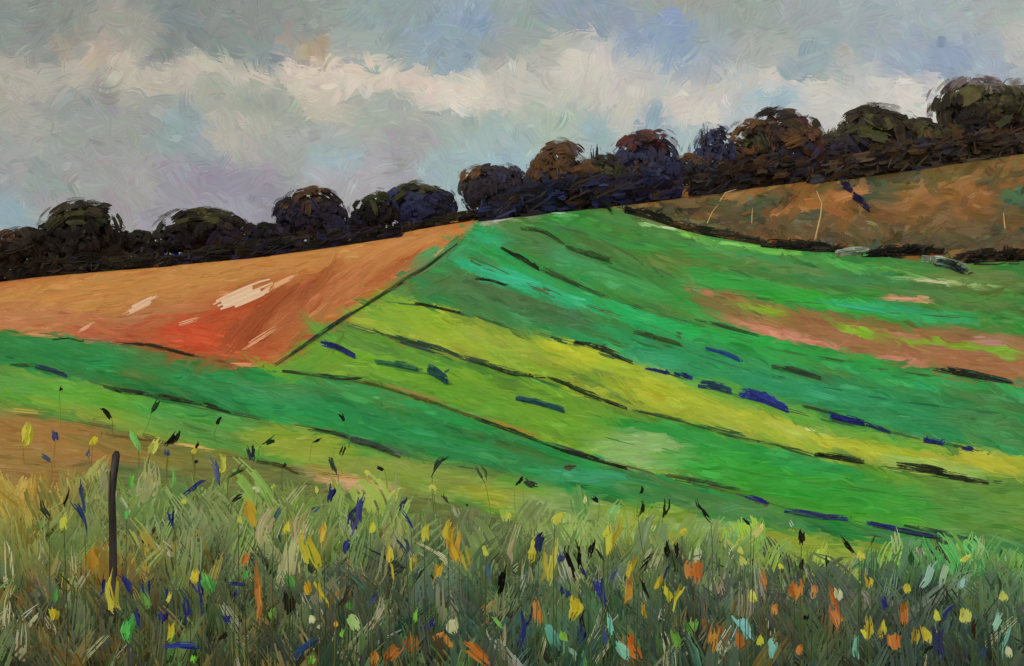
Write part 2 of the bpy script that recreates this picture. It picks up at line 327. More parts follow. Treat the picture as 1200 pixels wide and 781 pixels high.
def lay_random(n, vmin_off, vmax, L, W, S, lo, hi, jit=4, rag=.25, tone=5, sp=7):
    n = int(n * 1.2); u = rng.uniform(-160, 1360, n)
    cv = crest_v(u)
    v = cv + vmin_off + (vmax - cv) * rng.random(n)
    keep = v < vmax; u, v, cv = u[keep], v[keep], cv[keep]
    r = region_index(u, v)
    c, ang = land_colour(u, v, r)
    # strokes take in a little of their neighbours' colours
    c = c + rng.normal(0, tone, (len(u), 1)) + rng.normal(0, tone * .5, (len(u), 3))
    ang = ang + rng.normal(0, sp, len(u))
    hill = np.array([R[0] == 'rough_hillside' for R in REGIONS])[r]
    ang = np.where(hill, ang + rng.normal(0, 30, len(u)), ang); c = c + np.where(hill, rng.normal(0, 7, len(u)), 0)[:, None]
    ln = rng.uniform(*L, len(u)) * np.where(hill, .55, 1); w = rng.uniform(*W, len(u)) * np.where(hill, 1.2, 1)
    top = v - cv                                  # keep strokes off the skyline
    w = np.minimum(w, np.maximum(top * .9, 2))
    lift = lo + (hi - lo) * rng.random(len(u))
    for k in range(len(REGIONS)):
        m = r == k
        lay(u[m], v[m], ang[m], ln[m], w[m], c[m], fields[k], S, lift[m], jit=jit, rag=rag, soft=.5 if REGIONS[k][0] == 'rough_hillside' else .9)
lay_random(2600, 3, 640, (50, 110), (7, 14), 9, .003, .006, jit=3.5, tone=5)
lay_random(3800, 2, 650, (20, 60), (4, 9), 6, .007, .010, jit=5.5, tone=9)
lay_random(1500, 2, 640, (12, 40), (1.5, 4), 3, .011, .014, jit=6, rag=.35, tone=10)
# pale bare streaks and scuffs on the soil
def streak(x0, y0, x1, y1, w, rgb, S=7, rag=.35, drop=.12, jit=6, lift=.016, curve=0.0, gap=0.0):
    u = np.array([(x0 + x1) / 2]); v = np.array([(y0 + y1) / 2])
    k = int(region_index(u, v)[0])
    ln = np.array([math.hypot(x1 - x0, y1 - y0)])
    lay(u, v, np.array([math.degrees(math.atan2(y1 - y0, x1 - x0))]), ln, np.array([float(w)]), np.array([rgb], float), fields[k], S,
        np.array([lift]), curve=np.array([curve]), M=6, rag=rag, drop=drop, jit=jit, gap=gap)
for a in [(142, 370, 188, 347, 9, (224, 176, 138)), (246, 364, 324, 331, 19, (232, 184, 146)), (300, 346, 350, 322, 6, (218, 160, 112)), (206, 382, 236, 373, 5, (224, 164, 124)),
          (278, 413, 326, 383, 6, (218, 152, 104)), (88, 392, 112, 378, 4, (222, 162, 118)), 
          (405, 283, 418, 281, 5, (226, 170, 120)), (190, 303, 225, 300, 3, (214, 168, 124)), (20, 392, 70, 396, 4, (200, 150, 96)), (268, 427, 305, 429, 4, (212, 150, 90)),
          (500, 305, 526, 290, 4, (204, 146, 96)), (200, 520, 255, 528, 4, (196, 168, 90)), (0, 480, 60, 485, 5, (178, 160, 74)), (565, 260, 612, 250, 9, (186, 180, 166)), (572, 256, 600, 252, 5, (216, 208, 196)),
          (375, 562, 440, 572, 10, (206, 166, 120)), (380, 560, 425, 563, 6, (204, 156, 100)), (560, 488, 640, 516, 5, (160, 132, 42)), (430, 445, 540, 478, 4, (150, 130, 60)),
          (770, 266, 800, 270, 3, (190, 216, 150)), (640, 248, 665, 251, 4, (150, 206, 150)), (1060, 326, 1135, 336, 3, (206, 206, 156)), (940, 502, 960, 506, 4, (212, 216, 130)),
          (950, 352, 1060, 370, 4, (56, 176, 120)), (1035, 350, 1085, 352, 4, (212, 150, 120)), (575, 320, 640, 336, 8, (58, 186, 132)), (545, 308, 600, 326, 6, (60, 178, 126))]:
    streak(*a, drop=0 if a[4] > 8 else .12)
def furrow(line, x0, x1, w, rgb, dy=0, drop=.4):  # broken dark streaks along field lines, furrow shadow painted into the land colour
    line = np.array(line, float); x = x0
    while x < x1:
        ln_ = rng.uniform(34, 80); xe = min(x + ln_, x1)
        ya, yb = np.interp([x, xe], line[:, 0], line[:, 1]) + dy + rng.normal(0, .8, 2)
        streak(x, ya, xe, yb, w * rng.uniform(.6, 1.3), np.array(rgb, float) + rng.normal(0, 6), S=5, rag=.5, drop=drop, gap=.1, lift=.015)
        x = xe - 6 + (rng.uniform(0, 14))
FURROW_SHADE = (58, 84, 44); FURROW_SHADE_GREY = (70, 82, 72)
for a in [(L2[4:], 560, 1180, 5, FURROW_SHADE), (L2[2:], 400, 600, 6, FURROW_SHADE_GREY), (L3[1:], 440, 1160, 5, (60, 96, 54)), (L5, 590, 1190, 5, (60, 98, 50)), (L4, 540, 800, 6, (70, 104, 58)), (BAND_TOP[8:], 312, 900, 5, (92, 88, 42)), (BAND_TOP[8:], 640, 1150, 5, (66, 76, 70)),
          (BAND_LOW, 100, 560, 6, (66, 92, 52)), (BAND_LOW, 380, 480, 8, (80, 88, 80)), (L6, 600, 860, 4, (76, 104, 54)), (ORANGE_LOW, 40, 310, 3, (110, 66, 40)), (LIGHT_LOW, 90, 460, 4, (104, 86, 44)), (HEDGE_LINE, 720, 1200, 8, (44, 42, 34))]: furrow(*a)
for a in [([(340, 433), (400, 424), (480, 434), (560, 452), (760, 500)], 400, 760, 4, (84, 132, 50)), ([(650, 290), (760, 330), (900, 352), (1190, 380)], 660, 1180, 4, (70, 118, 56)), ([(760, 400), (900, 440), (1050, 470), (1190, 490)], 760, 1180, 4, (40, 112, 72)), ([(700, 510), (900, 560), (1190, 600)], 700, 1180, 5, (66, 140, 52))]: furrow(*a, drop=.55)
for k, R in enumerate(REGIONS):
    if fields[k].n: structure(fields[k].build(R[0], M_LAND))

# land behind the skyline and behind the viewer, one sheet out to the horizon
s = Soup()
ug = np.concatenate([np.linspace(-2600, 3800, 160)])
cv = crest_v(ug); cd = crest_d(ug)
P0 = P(ug, cv + .3)
rows = [P0]
for q, dz in ((1.06, -.5), (1.25, -3), (1.8, -9), (3, -14), (8, -16), (20, -16)):
    r_ = P0.copy(); r_[:, 0] *= q; r_[:, 1] *= q
    r_[:, 2] = np.maximum(P0[:, 2] + dz * np.clip(P0[:, 2] / 14, .25, 3), -6 if q > 2 else -3); rows.append(r_)
G = np.array(rows); ixg = np.arange(G[..., 0].size).reshape(G.shape[:2])
s.add(G, np.stack([ixg[:-1, :-1], ixg[:-1, 1:], ixg[1:, 1:], ixg[1:, :-1]], -1), np.tile(lin((84, 104, 58)) / GAIN_G, (G[..., 0].size, 1)))
gx = np.linspace(-400, 400, 30); gy = np.linspace(-400, 3.2, 20)
GX, GY = np.meshgrid(gx, gy); GZ = np.full(GX.shape, -.03)
ixg = np.arange(GX.size).reshape(GX.shape)
s.add(np.stack([GX, GY, GZ], -1), np.stack([ixg[:-1, :-1], ixg[:-1, 1:], ixg[1:, 1:], ixg[1:, :-1]], -1), np.tile(lin((74, 84, 48)) / GAIN_G, (GX.size, 1)))
structure(s.build('ground', M_LAND))

# ------------------------------------------------------------------ sky: broken cloud, brushed bank upon bank over a far backdrop
SKYA = [(20,30,150,160,155),(60,30,150,155,150),(150,40,178,175,165),(200,30,140,150,152),(280,20,150,157,155),(350,20,160,168,165),(20,100,185,178,168),(90,90,190,182,170),(60,70,150,155,152),(115,105,140,145,142),
(160,85,200,190,176),(230,80,205,195,180),(200,60,150,157,155),(270,52,150,160,158),(315,70,140,155,158),(350,80,222,205,187),(300,88,218,203,187),(345,100,212,199,182),(260,104,178,178,166),(420,75,224,207,190),(455,95,218,203,187),(385,85,222,206,190),
(300,125,165,172,160),(280,150,188,182,174),(220,155,150,170,172),(100,150,160,165,162),(30,150,172,172,165),(30,200,165,165,168),(100,210,165,165,165),(60,215,150,165,160),(150,220,168,165,168),(230,220,156,150,168),(300,235,150,146,162),(180,240,160,156,168),(90,130,158,162,160),
(300,220,155,152,165),(60,245,165,162,168),(350,190,170,172,170),(385,195,165,185,195),(430,50,160,172,172),(460,20,150,168,172),(540,35,145,168,196),(515,60,150,170,185),(500,100,226,211,196),(540,100,227,215,199),(450,130,172,180,172),
(500,170,170,168,172),(545,190,160,185,190),(470,200,165,165,172),(560,150,165,182,175),(420,220,175,172,178),(620,25,155,170,170),(590,55,165,172,170),(635,60,188,187,180),(610,82,207,201,191),(680,65,217,208,197),(705,80,215,207,197),
(640,110,200,197,188),(720,110,207,201,193),(730,130,209,201,191),(650,145,175,192,178),(600,170,165,188,188),(700,150,160,185,190),(740,50,150,169,196),(770,45,144,166,200),(775,68,150,171,198),(775,150,150,175,192),(680,20,150,165,184),(790,8,165,170,165),
(830,40,160,172,175),(820,68,165,178,192),(850,90,202,199,193),(900,85,212,206,199),(880,60,175,180,178),(870,20,160,172,165),(950,30,165,175,180),(955,70,152,170,180),(960,100,214,208,201),(1000,78,182,187,188),(1060,100,216,211,204),(1030,92,214,208,202),
(1020,40,165,178,185),(1080,60,160,175,195),(1100,30,170,182,190),(1150,20,172,182,182),(1160,65,165,178,195),(1120,62,148,166,195),(1190,50,195,192,188),(905,116,160,188,206),(820,128,217,209,199),(855,140,188,196,200),(800,165,165,188,195),(1000,125,206,204,199),(920,140,190,195,196),
(66,52,192,165,138),(110,74,200,180,160),(368,55,190,170,140),(238,158,150,165,180),(0,260,150,175,185),(130,250,168,166,170),(250,250,165,162,175),(440,205,178,176,182),(590,195,160,190,200),
(-150,60,165,166,162),(-150,220,165,165,168),(1350,60,170,178,188),(1350,160,185,188,190),(-600,100,172,172,168),(1800,100,178,182,188),(600,-150,150,165,180),(200,-150,148,156,160),(1000,-150,152,168,185),(600,-600,140,160,185)]
SA = np.array(SKYA, float)
_g = SA[:, 2:].mean(1, keepdims=True); SA[:, 2:] = (SA[:, 2:] * .86 + _g * .14) * np.array([.95, .952, .935]) * np.where((SA[:, :1] < 420) & (SA[:, 1:2] < 70), .95, 1.0)
SW = np.array([.06 if (a[0], a[1]) in ((160,157),(66,52),(110,74),(368,55),(238,158),(115,105)) else .3 if (a[0], a[1]) in ((775,68),(385,195),(540,35),(1120,62)) else 1.0 for a in SKYA])
def sky_colour(x, y, sharp=5.6, warp=20):
    wx = x + (fbm(x / 60, y / 40) - .5) * 2 * warp; wy = y + (fbm(x / 60 + 40, y / 40 + 9) - .5) * warp
    d2 = (wx[:, None] - SA[None, :, 0]) ** 2 + (1.5 * (wy[:, None] - SA[None, :, 1])) ** 2 + 120
    w = d2 ** (-sharp / 2) * SW[None]
    return (w[..., None] * SA[None, :, 2:]).sum(1) / w.sum(1)[:, None]
R_SKY = 2800.0
def Psky(u, v, r):
    a = np.stack([(u - CX) / F, np.ones_like(u), (CY - v) / F], -1)
    return np.array([0, 0, EYE]) + a / np.linalg.norm(a, axis=-1, keepdims=True) * r[..., None]
s = Soup()
az = np.radians(np.linspace(-80, 80, 150)); el = np.radians(np.linspace(-4, 38, 50))
AZ, EL = np.meshgrid(az, el)
uu = np.clip(CX + AZ * F, -1500, 2700); vv = CY - np.tan(EL) * F
c = np.concatenate([sky_colour(a, b) for a, b in zip(uu, vv)])
pos = np.array([0, 0, EYE]) + (R_SKY + 60) * np.stack([np.sin(AZ) * np.cos(EL), np.cos(AZ) * np.cos(EL), np.sin(EL)], -1)
ixg = np.arange(AZ.size).reshape(AZ.shape)
s.add(pos, np.stack([ixg[:-1, :-1], ixg[:-1, 1:], ixg[1:, 1:], ixg[1:, :-1]], -1), lin(c))
def brush_sky(n, L, W, S, r0, r1, tone, jit, xr=(-160, 1360), yr=(-120, 330), drop=.05, rag=.25):
    u = rng.uniform(*xr, n); v = rng.uniform(*yr, n)
    c = sky_colour(u, v) + rng.normal(0, tone, (n, 1)) + rng.normal(0, tone * .55, (n, 3))
    g = fbm(u / 140 + 3, v / 90 + 8)
    ang = np.radians((g - .5) * 120 - 12 + rng.normal(0, 38, n))
    ln = rng.uniform(*L, n); w = rng.uniform(*W, n)
    M = 4; t = np.linspace(-.5, .5, M + 1)
    cvt = rng.normal(0, .14, n) * ln
    off = cvt[:, None] * (4 * t[None] ** 2 - .5); al = t[None] * ln[:, None]
    X = u[:, None] + al * np.cos(ang)[:, None] - off * np.sin(ang)[:, None]
    Y = v[:, None] + al * np.sin(ang)[:, None] + off * np.cos(ang)[:, None]
    nx = -np.sin(ang)[:, None] * w[:, None] / 2; ny = np.cos(ang)[:, None] * w[:, None] / 2
    rr = (R_SKY - np.sort(rng.uniform(r0, r1, n)))[:, None] * np.ones((1, M + 1))
    a, b = Psky(X + nx, Y + ny, rr), Psky(X - nx, Y - ny, rr)
    lc = sky_colour(X.ravel(), Y.ravel()).reshape(n, M + 1, 3)
    wt = (.3 + .7 * np.abs(2 * t) ** 1.3)[None, :, None]
    c = lc * wt + c[:, None, :] * (1 - wt)
    ribbons(s, (a + b) / 2, (a - b) / 2, c, S=S, rag=rag, jit=jit, gain=1.0, drop=drop)
brush_sky(1700, (50, 130), (24, 56), 16, 0, 40, 6, 2.0)
brush_sky(3200, (16, 50), (9, 22), 9, 45, 90, 6, 2.8, drop=.15)
brush_sky(1700, (12, 40), (4, 12), 7, 95, 130, 8, 3.0, drop=.3, rag=.45)
structure(s.build('sky', M_SKY))

# ------------------------------------------------------------------ trees on the skyline
def tree(x, base, top, hw, pal_top, pal_mid, pal_low, label, n=300, wisp=0.25, name='tree', back=0.0, flat=0.5, group='dark trees along the skyline', lean=0.0):
    base = max(base, float(crest_v(x)) + .4)
    b = P(x, base); d = b[1]; m = d / F                      # metres per photo pixel out there
    b = b + np.array([back * x * 0, back, 0])
    H = (base - top) * m; W = hw * m
    root = empty(name, b, label, 'tree' if name != 'shrub' else 'shrub', group)
    tk = Soup()
    tube(tk, [b + (0, 0, -.3), b + (lean * W * .1, 0, H * .25), b + (lean * W * .2, .1, H * .55), b + (lean * W * .3, 0, H * .8)], [H * .05, H * .038, H * .026, H * .01], (46, 36, 30))
    for k in range(5):
        a = k * 1.3 + rng.random(); z0 = H * (.25 + .08 * k)
        e = np.array([math.cos(a) * W * .6, math.sin(a) * W * .4, z0 + H * .28])
        tube(tk, [b + (lean * W * .12, 0, z0), b + e * (.55, .55, .8), b + e], [H * .02, H * .013, H * .005], (44, 34, 30), n=5)
    tk.build('trunk', M_BARK, root, b)
    cr = Soup()
    lobes = [(np.array([lean * W * .25, 0, H * .42]), np.array([W * 1.0, W * .65, H * .56]), 1.0)]
    for k in range(6):
        a = 2 * math.pi * k / 6 + rng.normal(0, .3); q = rng.uniform(.42, .62)
        cz = rng.uniform(.12, .55)
        lobes.append((np.array([math.cos(a) * W * q * 1.25 + lean * W * .2, math.sin(a) * W * .4, H * cz]), np.array([W, W * .8, H]) * rng.uniform(.28, .42) * np.array([1.15, 1, .85]), .45))
    wsum = sum(l[2] for l in lobes)
    for (c0, E, wt) in lobes:
        K = int(n * wt / wsum)
        for (rad0, rad1, share, S, gap, wid, ln) in ((.30, .80, .45, 6, 0, .34, .9), (.78, .98, .40, 7, 0, .24, .7), (.90, 1.06, .20 * (1 + wisp), 5, .5, .13, .5), (.95, 1.10, .14, 2, .4, .05, .35)):
            kk = max(4, int(K * share))
            nn = rng.normal(0, 1, (kk, 3)); nn[:, 1] -= .35
            nn /= np.linalg.norm(nn, axis=1, keepdims=True)
            nn[:, 2] = np.where(nn[:, 2] < -.75, -nn[:, 2], nn[:, 2])
            dr = np.cross(nn, (0, 1, 0)) + rng.normal(0, .6, (kk, 3)); dr -= nn * (dr * nn).sum(1, keepdims=True)
            dr /= np.linalg.norm(dr, axis=1, keepdims=True)
            t = np.linspace(-.5, .5, 5)
            q = nn[:, None, :] + dr[:, None, :] * (t[None, :, None] * (rng.uniform(.5, 1.15, (kk, 1, 1)) * ln))
            q /= np.linalg.norm(q, axis=2, keepdims=True)
            rad = rng.uniform(rad0, rad1, (kk, 1, 1))
            th = np.arctan2(nn[:, 2], nn[:, 0])
            rad = rad * (1 + .34 * (vnoise(th * 1.6 + x, np.full(kk, x * .37)) - .5) + .16 * (vnoise(th * 5 + x, np.full(kk, x * .11)) - .5))[:, None, None]
            pts = b + c0 + q * E * rad
            face = q * .5 + np.array([0, -.9, .15]) + rng.normal(0, .07, (kk, 1, 3))
            sd = np.cross(face, np.gradient(pts, axis=1)); sd /= np.linalg.norm(sd, axis=2, keepdims=True) + 1e-9
            sd = sd * (min(W, H) * wid * rng.uniform(.5, 1.2, (kk, 1, 1))) * .5
            pts[..., 2] = np.maximum(pts[..., 2], b[2] - .1)
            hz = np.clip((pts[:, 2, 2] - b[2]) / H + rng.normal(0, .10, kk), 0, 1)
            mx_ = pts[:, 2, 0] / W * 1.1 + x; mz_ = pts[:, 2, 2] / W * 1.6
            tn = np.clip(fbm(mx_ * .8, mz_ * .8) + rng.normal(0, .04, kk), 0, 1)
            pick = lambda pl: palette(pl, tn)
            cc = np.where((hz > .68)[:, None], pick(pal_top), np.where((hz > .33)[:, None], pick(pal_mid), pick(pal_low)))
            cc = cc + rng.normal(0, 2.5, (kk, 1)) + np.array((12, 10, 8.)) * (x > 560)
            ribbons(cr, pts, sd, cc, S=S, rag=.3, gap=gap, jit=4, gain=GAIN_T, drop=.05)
    cr.build('crown', M_CROWN, root, b)
    return root
BK = [(34, 32, 28), (42, 38, 32), (28, 26, 24), (52, 46, 36)]
BRN = [(70, 50, 34), (58, 46, 36), (84, 58, 34), (48, 40, 34)]
BLU = [(40, 42, 66), (46, 50, 84), (36, 36, 50), (50, 55, 80)]
INK = [(36, 34, 40), (44, 40, 52), (32, 30, 34), (40, 40, 60)]
GRY = [(110, 102, 104), (92, 84, 84), (70, 60, 62), (58, 48, 46)]
RED = [(66, 38, 38), (52, 34, 36), (42, 32, 34), (78, 52, 44)]
OLV = [(62, 62, 38), (50, 54, 34), (44, 44, 34), (74, 72, 46)]
trees = [
 (24, 316, 266, 40, BK + BRN, BK, BK, 'low dark tree with pale streaks at the far left end of the skyline'),
 (100, 308, 239, 48, BK + OLV, BK, BK, 'round blackish tree, the tallest above the left end of the ploughed field'),
 (165, 303, 268, 34, BK, BK, INK, 'small black bushy tree in the dip right of the leftmost round tree'),
 (240, 296, 245, 56, OLV + BK, BK, INK, 'wide low olive black tree spreading above the middle of the ploughed field'),
 (310, 291, 258, 34, BK, INK, INK, 'low ink dark tree at the left foot of the pointed blue black tree'),
 (366, 283, 218, 44, BRN + BK + BK, INK, BLU + INK, 'blue black domed tree with a brown cap over the ploughed field'),
 (438, 271, 222, 30, BK + OLV, BK, INK, 'ragged dark tree between the blue black dome and the green capped tree'),
 (494, 263, 212, 44, OLV + BK, BLU + INK, BLU, 'tree with a dark green cap and deep blue lower crown'),
 (583, 248, 188, 44, BRN + INK, BRN + INK, BLU + INK, 'brown purple tree above the tip of the ploughed field'),
 (655, 239, 163, 40, GRY + BRN, BRN, BLU + BRN, 'russet tree with a smoky grey domed top left of the blue sprig'),
 (704, 231, 180, 36, BK + BRN, OLV + BRN + BK, BLU + BK, 'dark flat topped tree under the bright blue sprig'),
 (758, 224, 153, 44, RED + RED + BLU, BLU + BRN, BLU + INK, 'round blue tree with a dark red cap'),
 (803, 217, 182, 32, BK + BRN, INK + BLU, BK, 'low smoky tree right of the red capped blue tree'),
 (838, 213, 142, 28, BLU, BLU, INK + BRN, 'small ragged tree of bright indigo leaves'),
 (878, 208, 140, 28, BRN + BK, BRN + OLV, RED + BK, 'narrow brown tree with a golden side at the left of the flat black crown'),
 (922, 204, 124, 48, BK + RED, RED + BRN + INK, INK + RED, 'broad tree with a flat black cap and reddish brown body'),
 (972, 197, 158, 38, BK + INK, INK, INK + RED, 'low dark tree in the dip between the black capped tree and the grey wispy one'),
 (1025, 189, 125, 54, GRY + BK + BK, BK + OLV, BLU + INK, 'wispy dome shaped tree with grey streaked top'),
 (1082, 180, 138, 38, BK + OLV, OLV + BK, BRN + INK, 'low olive dark tree left of the tallest tree'),
 (1148, 168, 82, 54, GRY + BK + BK, OLV + BK, RED + BRN + INK, 'tallest tree, wide dark crown with swirling streaked top near the right edge'),
 (1200, 161, 96, 40, BK + OLV + GRY, OLV + BRN, BRN + RED, 'olive brown tree cut by the right edge of the view'),
]
for i, a in enumerate(trees):
    tree(*a, n=640 if a[3] > 35 else 460, wisp=.8 if 'wispy' in a[7] or 'swirling' in a[7] else .3)
tree(697, 208, 158, 9, BLU, BLU, BLU, 'slim bright blue sprig sticking up above the dark trees', n=40, name='sapling', lean=1.2)
tree(826, 190, 138, 8, BLU, BLU, BLU, 'thin indigo sprig at the left of the ragged indigo tree', n=34, name='sapling', lean=-1.5)

# ------------------------------------------------------------------ hedges and dark tufted margins
def hedge(path, w, pal, label, name='hedge', cat='hedge', group=None, n=None, jit=6, drop=.08, taper=True, gain=None):
    path = np.array(path, float)
    seg = np.r_[0, np.cumsum(np.hypot(*np.diff(path, axis=0).T))]; Lp = seg[-1]
    n = n or int(10 + Lp * w / 20)
    sc = rng.random(n) * Lp
    ln = np.minimum(rng.uniform(14, 36, n) * (1.3 if w < 12 else 1), Lp * .7); M = 4
    ss = np.clip(sc[:, None] + np.linspace(-.5, .5, M + 1)[None] * ln[:, None], 0, Lp)
    uu = np.interp(ss, seg, path[:, 0]); vv = np.interp(ss, seg, path[:, 1])
    half = w / 2
    lo = P(uu, vv + half)
    m = lo[..., 1] / F
    env = 1.0 if not taper else (.35 + .65 * np.sin(np.pi * np.clip(sc / Lp, .04, .96)) ** .5)
    h = rng.random(n) * env
    depth_off = rng.uniform(0, 1.0, n) * (1 - h * .5)
    pts = lo.copy()
    pts[..., 2] += (h * w * .85)[:, None] * m + rng.normal(0, .02 * w, (n, M + 1)) * m
    pts[..., 1] += (depth_off[:, None]) * w * m
    sd = np.zeros_like(pts); hw = rng.uniform(.12, .28, n) * w * env
    sd[..., 2] = hw[:, None] * m; sd[..., 1] = hw[:, None] * m * rng.normal(.3, .4, (n, 1))
    pal = np.asarray(pal, float)
    cc = pal[rng.integers(0, len(pal), n)] + rng.normal(0, 3, (n, 1))
    s_ = Soup()
    ribbons(s_, pts, sd, cc, S=5, rag=.45, jit=jit * .7, gain=gain or GAIN_T, drop=drop + (.12 if name == 'hedge' else .04), gap=.05 if name == 'hedge' else 0)
    n2 = int(8 + Lp * .55) if name == 'hedge' else 4
    sc = rng.random(n2) * Lp; env2 = (.45 + .55 * np.sin(np.pi * np.clip(sc / Lp, .04, .96)) ** .5)
    lo2 = P(np.interp(sc, seg, path[:, 0]) + rng.normal(0, 1, n2), np.interp(sc, seg, path[:, 1]) + half)
    m2 = (lo2[:, 1] / F)[:, None]
    t2 = np.linspace(0, 1, 4)[None, :]
    z0 = (rng.uniform(-.05, .75, n2) * env2 * w)[:, None]; hh = (rng.uniform(.2, .55, n2) * env2 * w + 1)[:, None]
    ln2 = rng.normal(.5, .9, n2)[:, None]
    if w < 8:                                              # low margins: tufts lie along the furrow
        ln2 = rng.normal(2.6, 1.2, n2)[:, None]; hh = hh * .45; z0 = z0 * rng.uniform(0, 1, (n2, 1))
    p2 = np.stack([lo2[:, None, 0] + ln2 * hh * t2 * m2, lo2[:, None, 1] + rng.uniform(-.2, .6, (n2, 1)) * w * m2 + 0 * t2, lo2[:, None, 2] + (z0 + hh * t2) * m2], -1)
    s2 = np.zeros_like(p2); s2[..., 0] = rng.uniform(.6, 1.6, (n2, 1)) * m2; s2[..., 2] = -ln2 * .5 * m2
    ribbons(s_, p2, s2, pal[rng.integers(0, len(pal), n2)] + rng.normal(0, 5, (n2, 1)), S=2, rag=.35, jit=jit, gain=gain or GAIN_T, gap=.2, prof='leaf')
    mid = P(np.interp(Lp / 2, seg, path[:, 0]), np.interp(Lp / 2, seg, path[:, 1]) + half)
    return tag(s_.build(name, M_CROWN, None, mid), label, cat, group)
BLACK = [(30, 30, 26), (38, 34, 28), (26, 26, 26), (46, 42, 32)]
INDIGO = [(38, 40, 100), (44, 48, 128), (36, 40, 86), (50, 54, 110)]
DKG = [(56, 80, 46), (50, 70, 44), (64, 90, 48), (58, 72, 54)]
SLATE = [(56, 70, 74), (50, 62, 66), (64, 82, 70)]
GH = 'hedges below the skyline trees'; GM = 'dark field margins between the crop strips'; GB = 'blue tufts along the strips'
for a in [
 ([(-40, 324), (40, 314), (120, 307), (200, 301)], 24, BLACK, 'black hedge along the top left edge of the ploughed field'),
 ([(190, 301), (300, 291), (400, 277), (470, 266)], 24, BLACK + [(38, 38, 58)], 'long black hedge along the upper middle edge of the ploughed field'),
 ([(440, 272), (520, 258), (600, 246), (668, 237)], 13, BLACK, 'black hedge tip above the peak of the green field'),
 ([(560, 240), (640, 230), (700, 224), (800, 212)], 42, [(44, 48, 78), (42, 40, 54), (56, 44, 38), (38, 34, 38)], 'dark blue brown hedge below the central trees'),
 ([(810, 212), (870, 203), (955, 192)], 40, [(50, 42, 36), (58, 46, 38), (46, 44, 52), (70, 52, 38), (40, 36, 32)], 'dark red black hedge under the flat capped tree'),
 ([(950, 198), (1040, 186), (1120, 174), (1230, 157)], 38, [(56, 46, 38), (70, 54, 38), (52, 48, 52), (62, 52, 38), (44, 38, 32)], 'dark brown hedge climbing to the right edge under the tallest tree'),
]: hedge(*a, group=GH)
hedge([(48, 317), (82, 314)], 6, [(44, 58, 130), (50, 90, 160)], 'short bright blue bush at the left of the ploughed field top', name='shrub', cat='shrub')
hedge([(96, 312), (180, 304), (242, 297)], 6, [(36, 42, 130), (40, 50, 150), (34, 36, 90)], 'long bright blue low bush line above the ploughed field', name='shrub', cat='shrub')
for a in [
 ([(702, 239), (712, 241), (718, 248)], 10, BLACK, 'small ragged black bush at the top of the green field'),
 ([(732, 244), (760, 251), (794, 262)], 13, BLACK, 'thick black hedge below the rough hillside, nearest the peak'),
 ([(786, 261), (820, 270), (900, 284)], 11, BLACK + BRN, 'thin brown black hedge in the middle of the hillside foot'),
 ([(892, 284), (935, 287), (990, 291)], 13, BLACK, 'solid black hedge at the hillside foot below the pale saplings'),
 ([(1010, 296), (1060, 294), (1108, 292)], 14, BLACK, 'black hedge between the two pale grey bushes'),
 ([(1118, 302), (1165, 299), (1215, 297)], 17, BLACK + BRN, 'dark hedge at the right edge of the hillside foot'),
 ([(1098, 307), (1118, 311), (1132, 318)], 12, SLATE + BLACK, 'small slate grey bush under the pale bushes'),
]: hedge(*a, group='hedges at the foot of the rough hillside')
PALE = [(150, 156, 140), (120, 128, 112), (172, 176, 166), (104, 108, 90)]
hedge([(978, 297), (1020, 292)], 10, PALE, 'pale grey green bush left of the black hillside hedge', name='shrub', cat='shrub', drop=.3)
hedge([(1082, 302), (1105, 305), (1135, 312)], 12, PALE, 'pale white grey bush right of the black hillside hedge', name='shrub', cat='shrub', drop=.3)
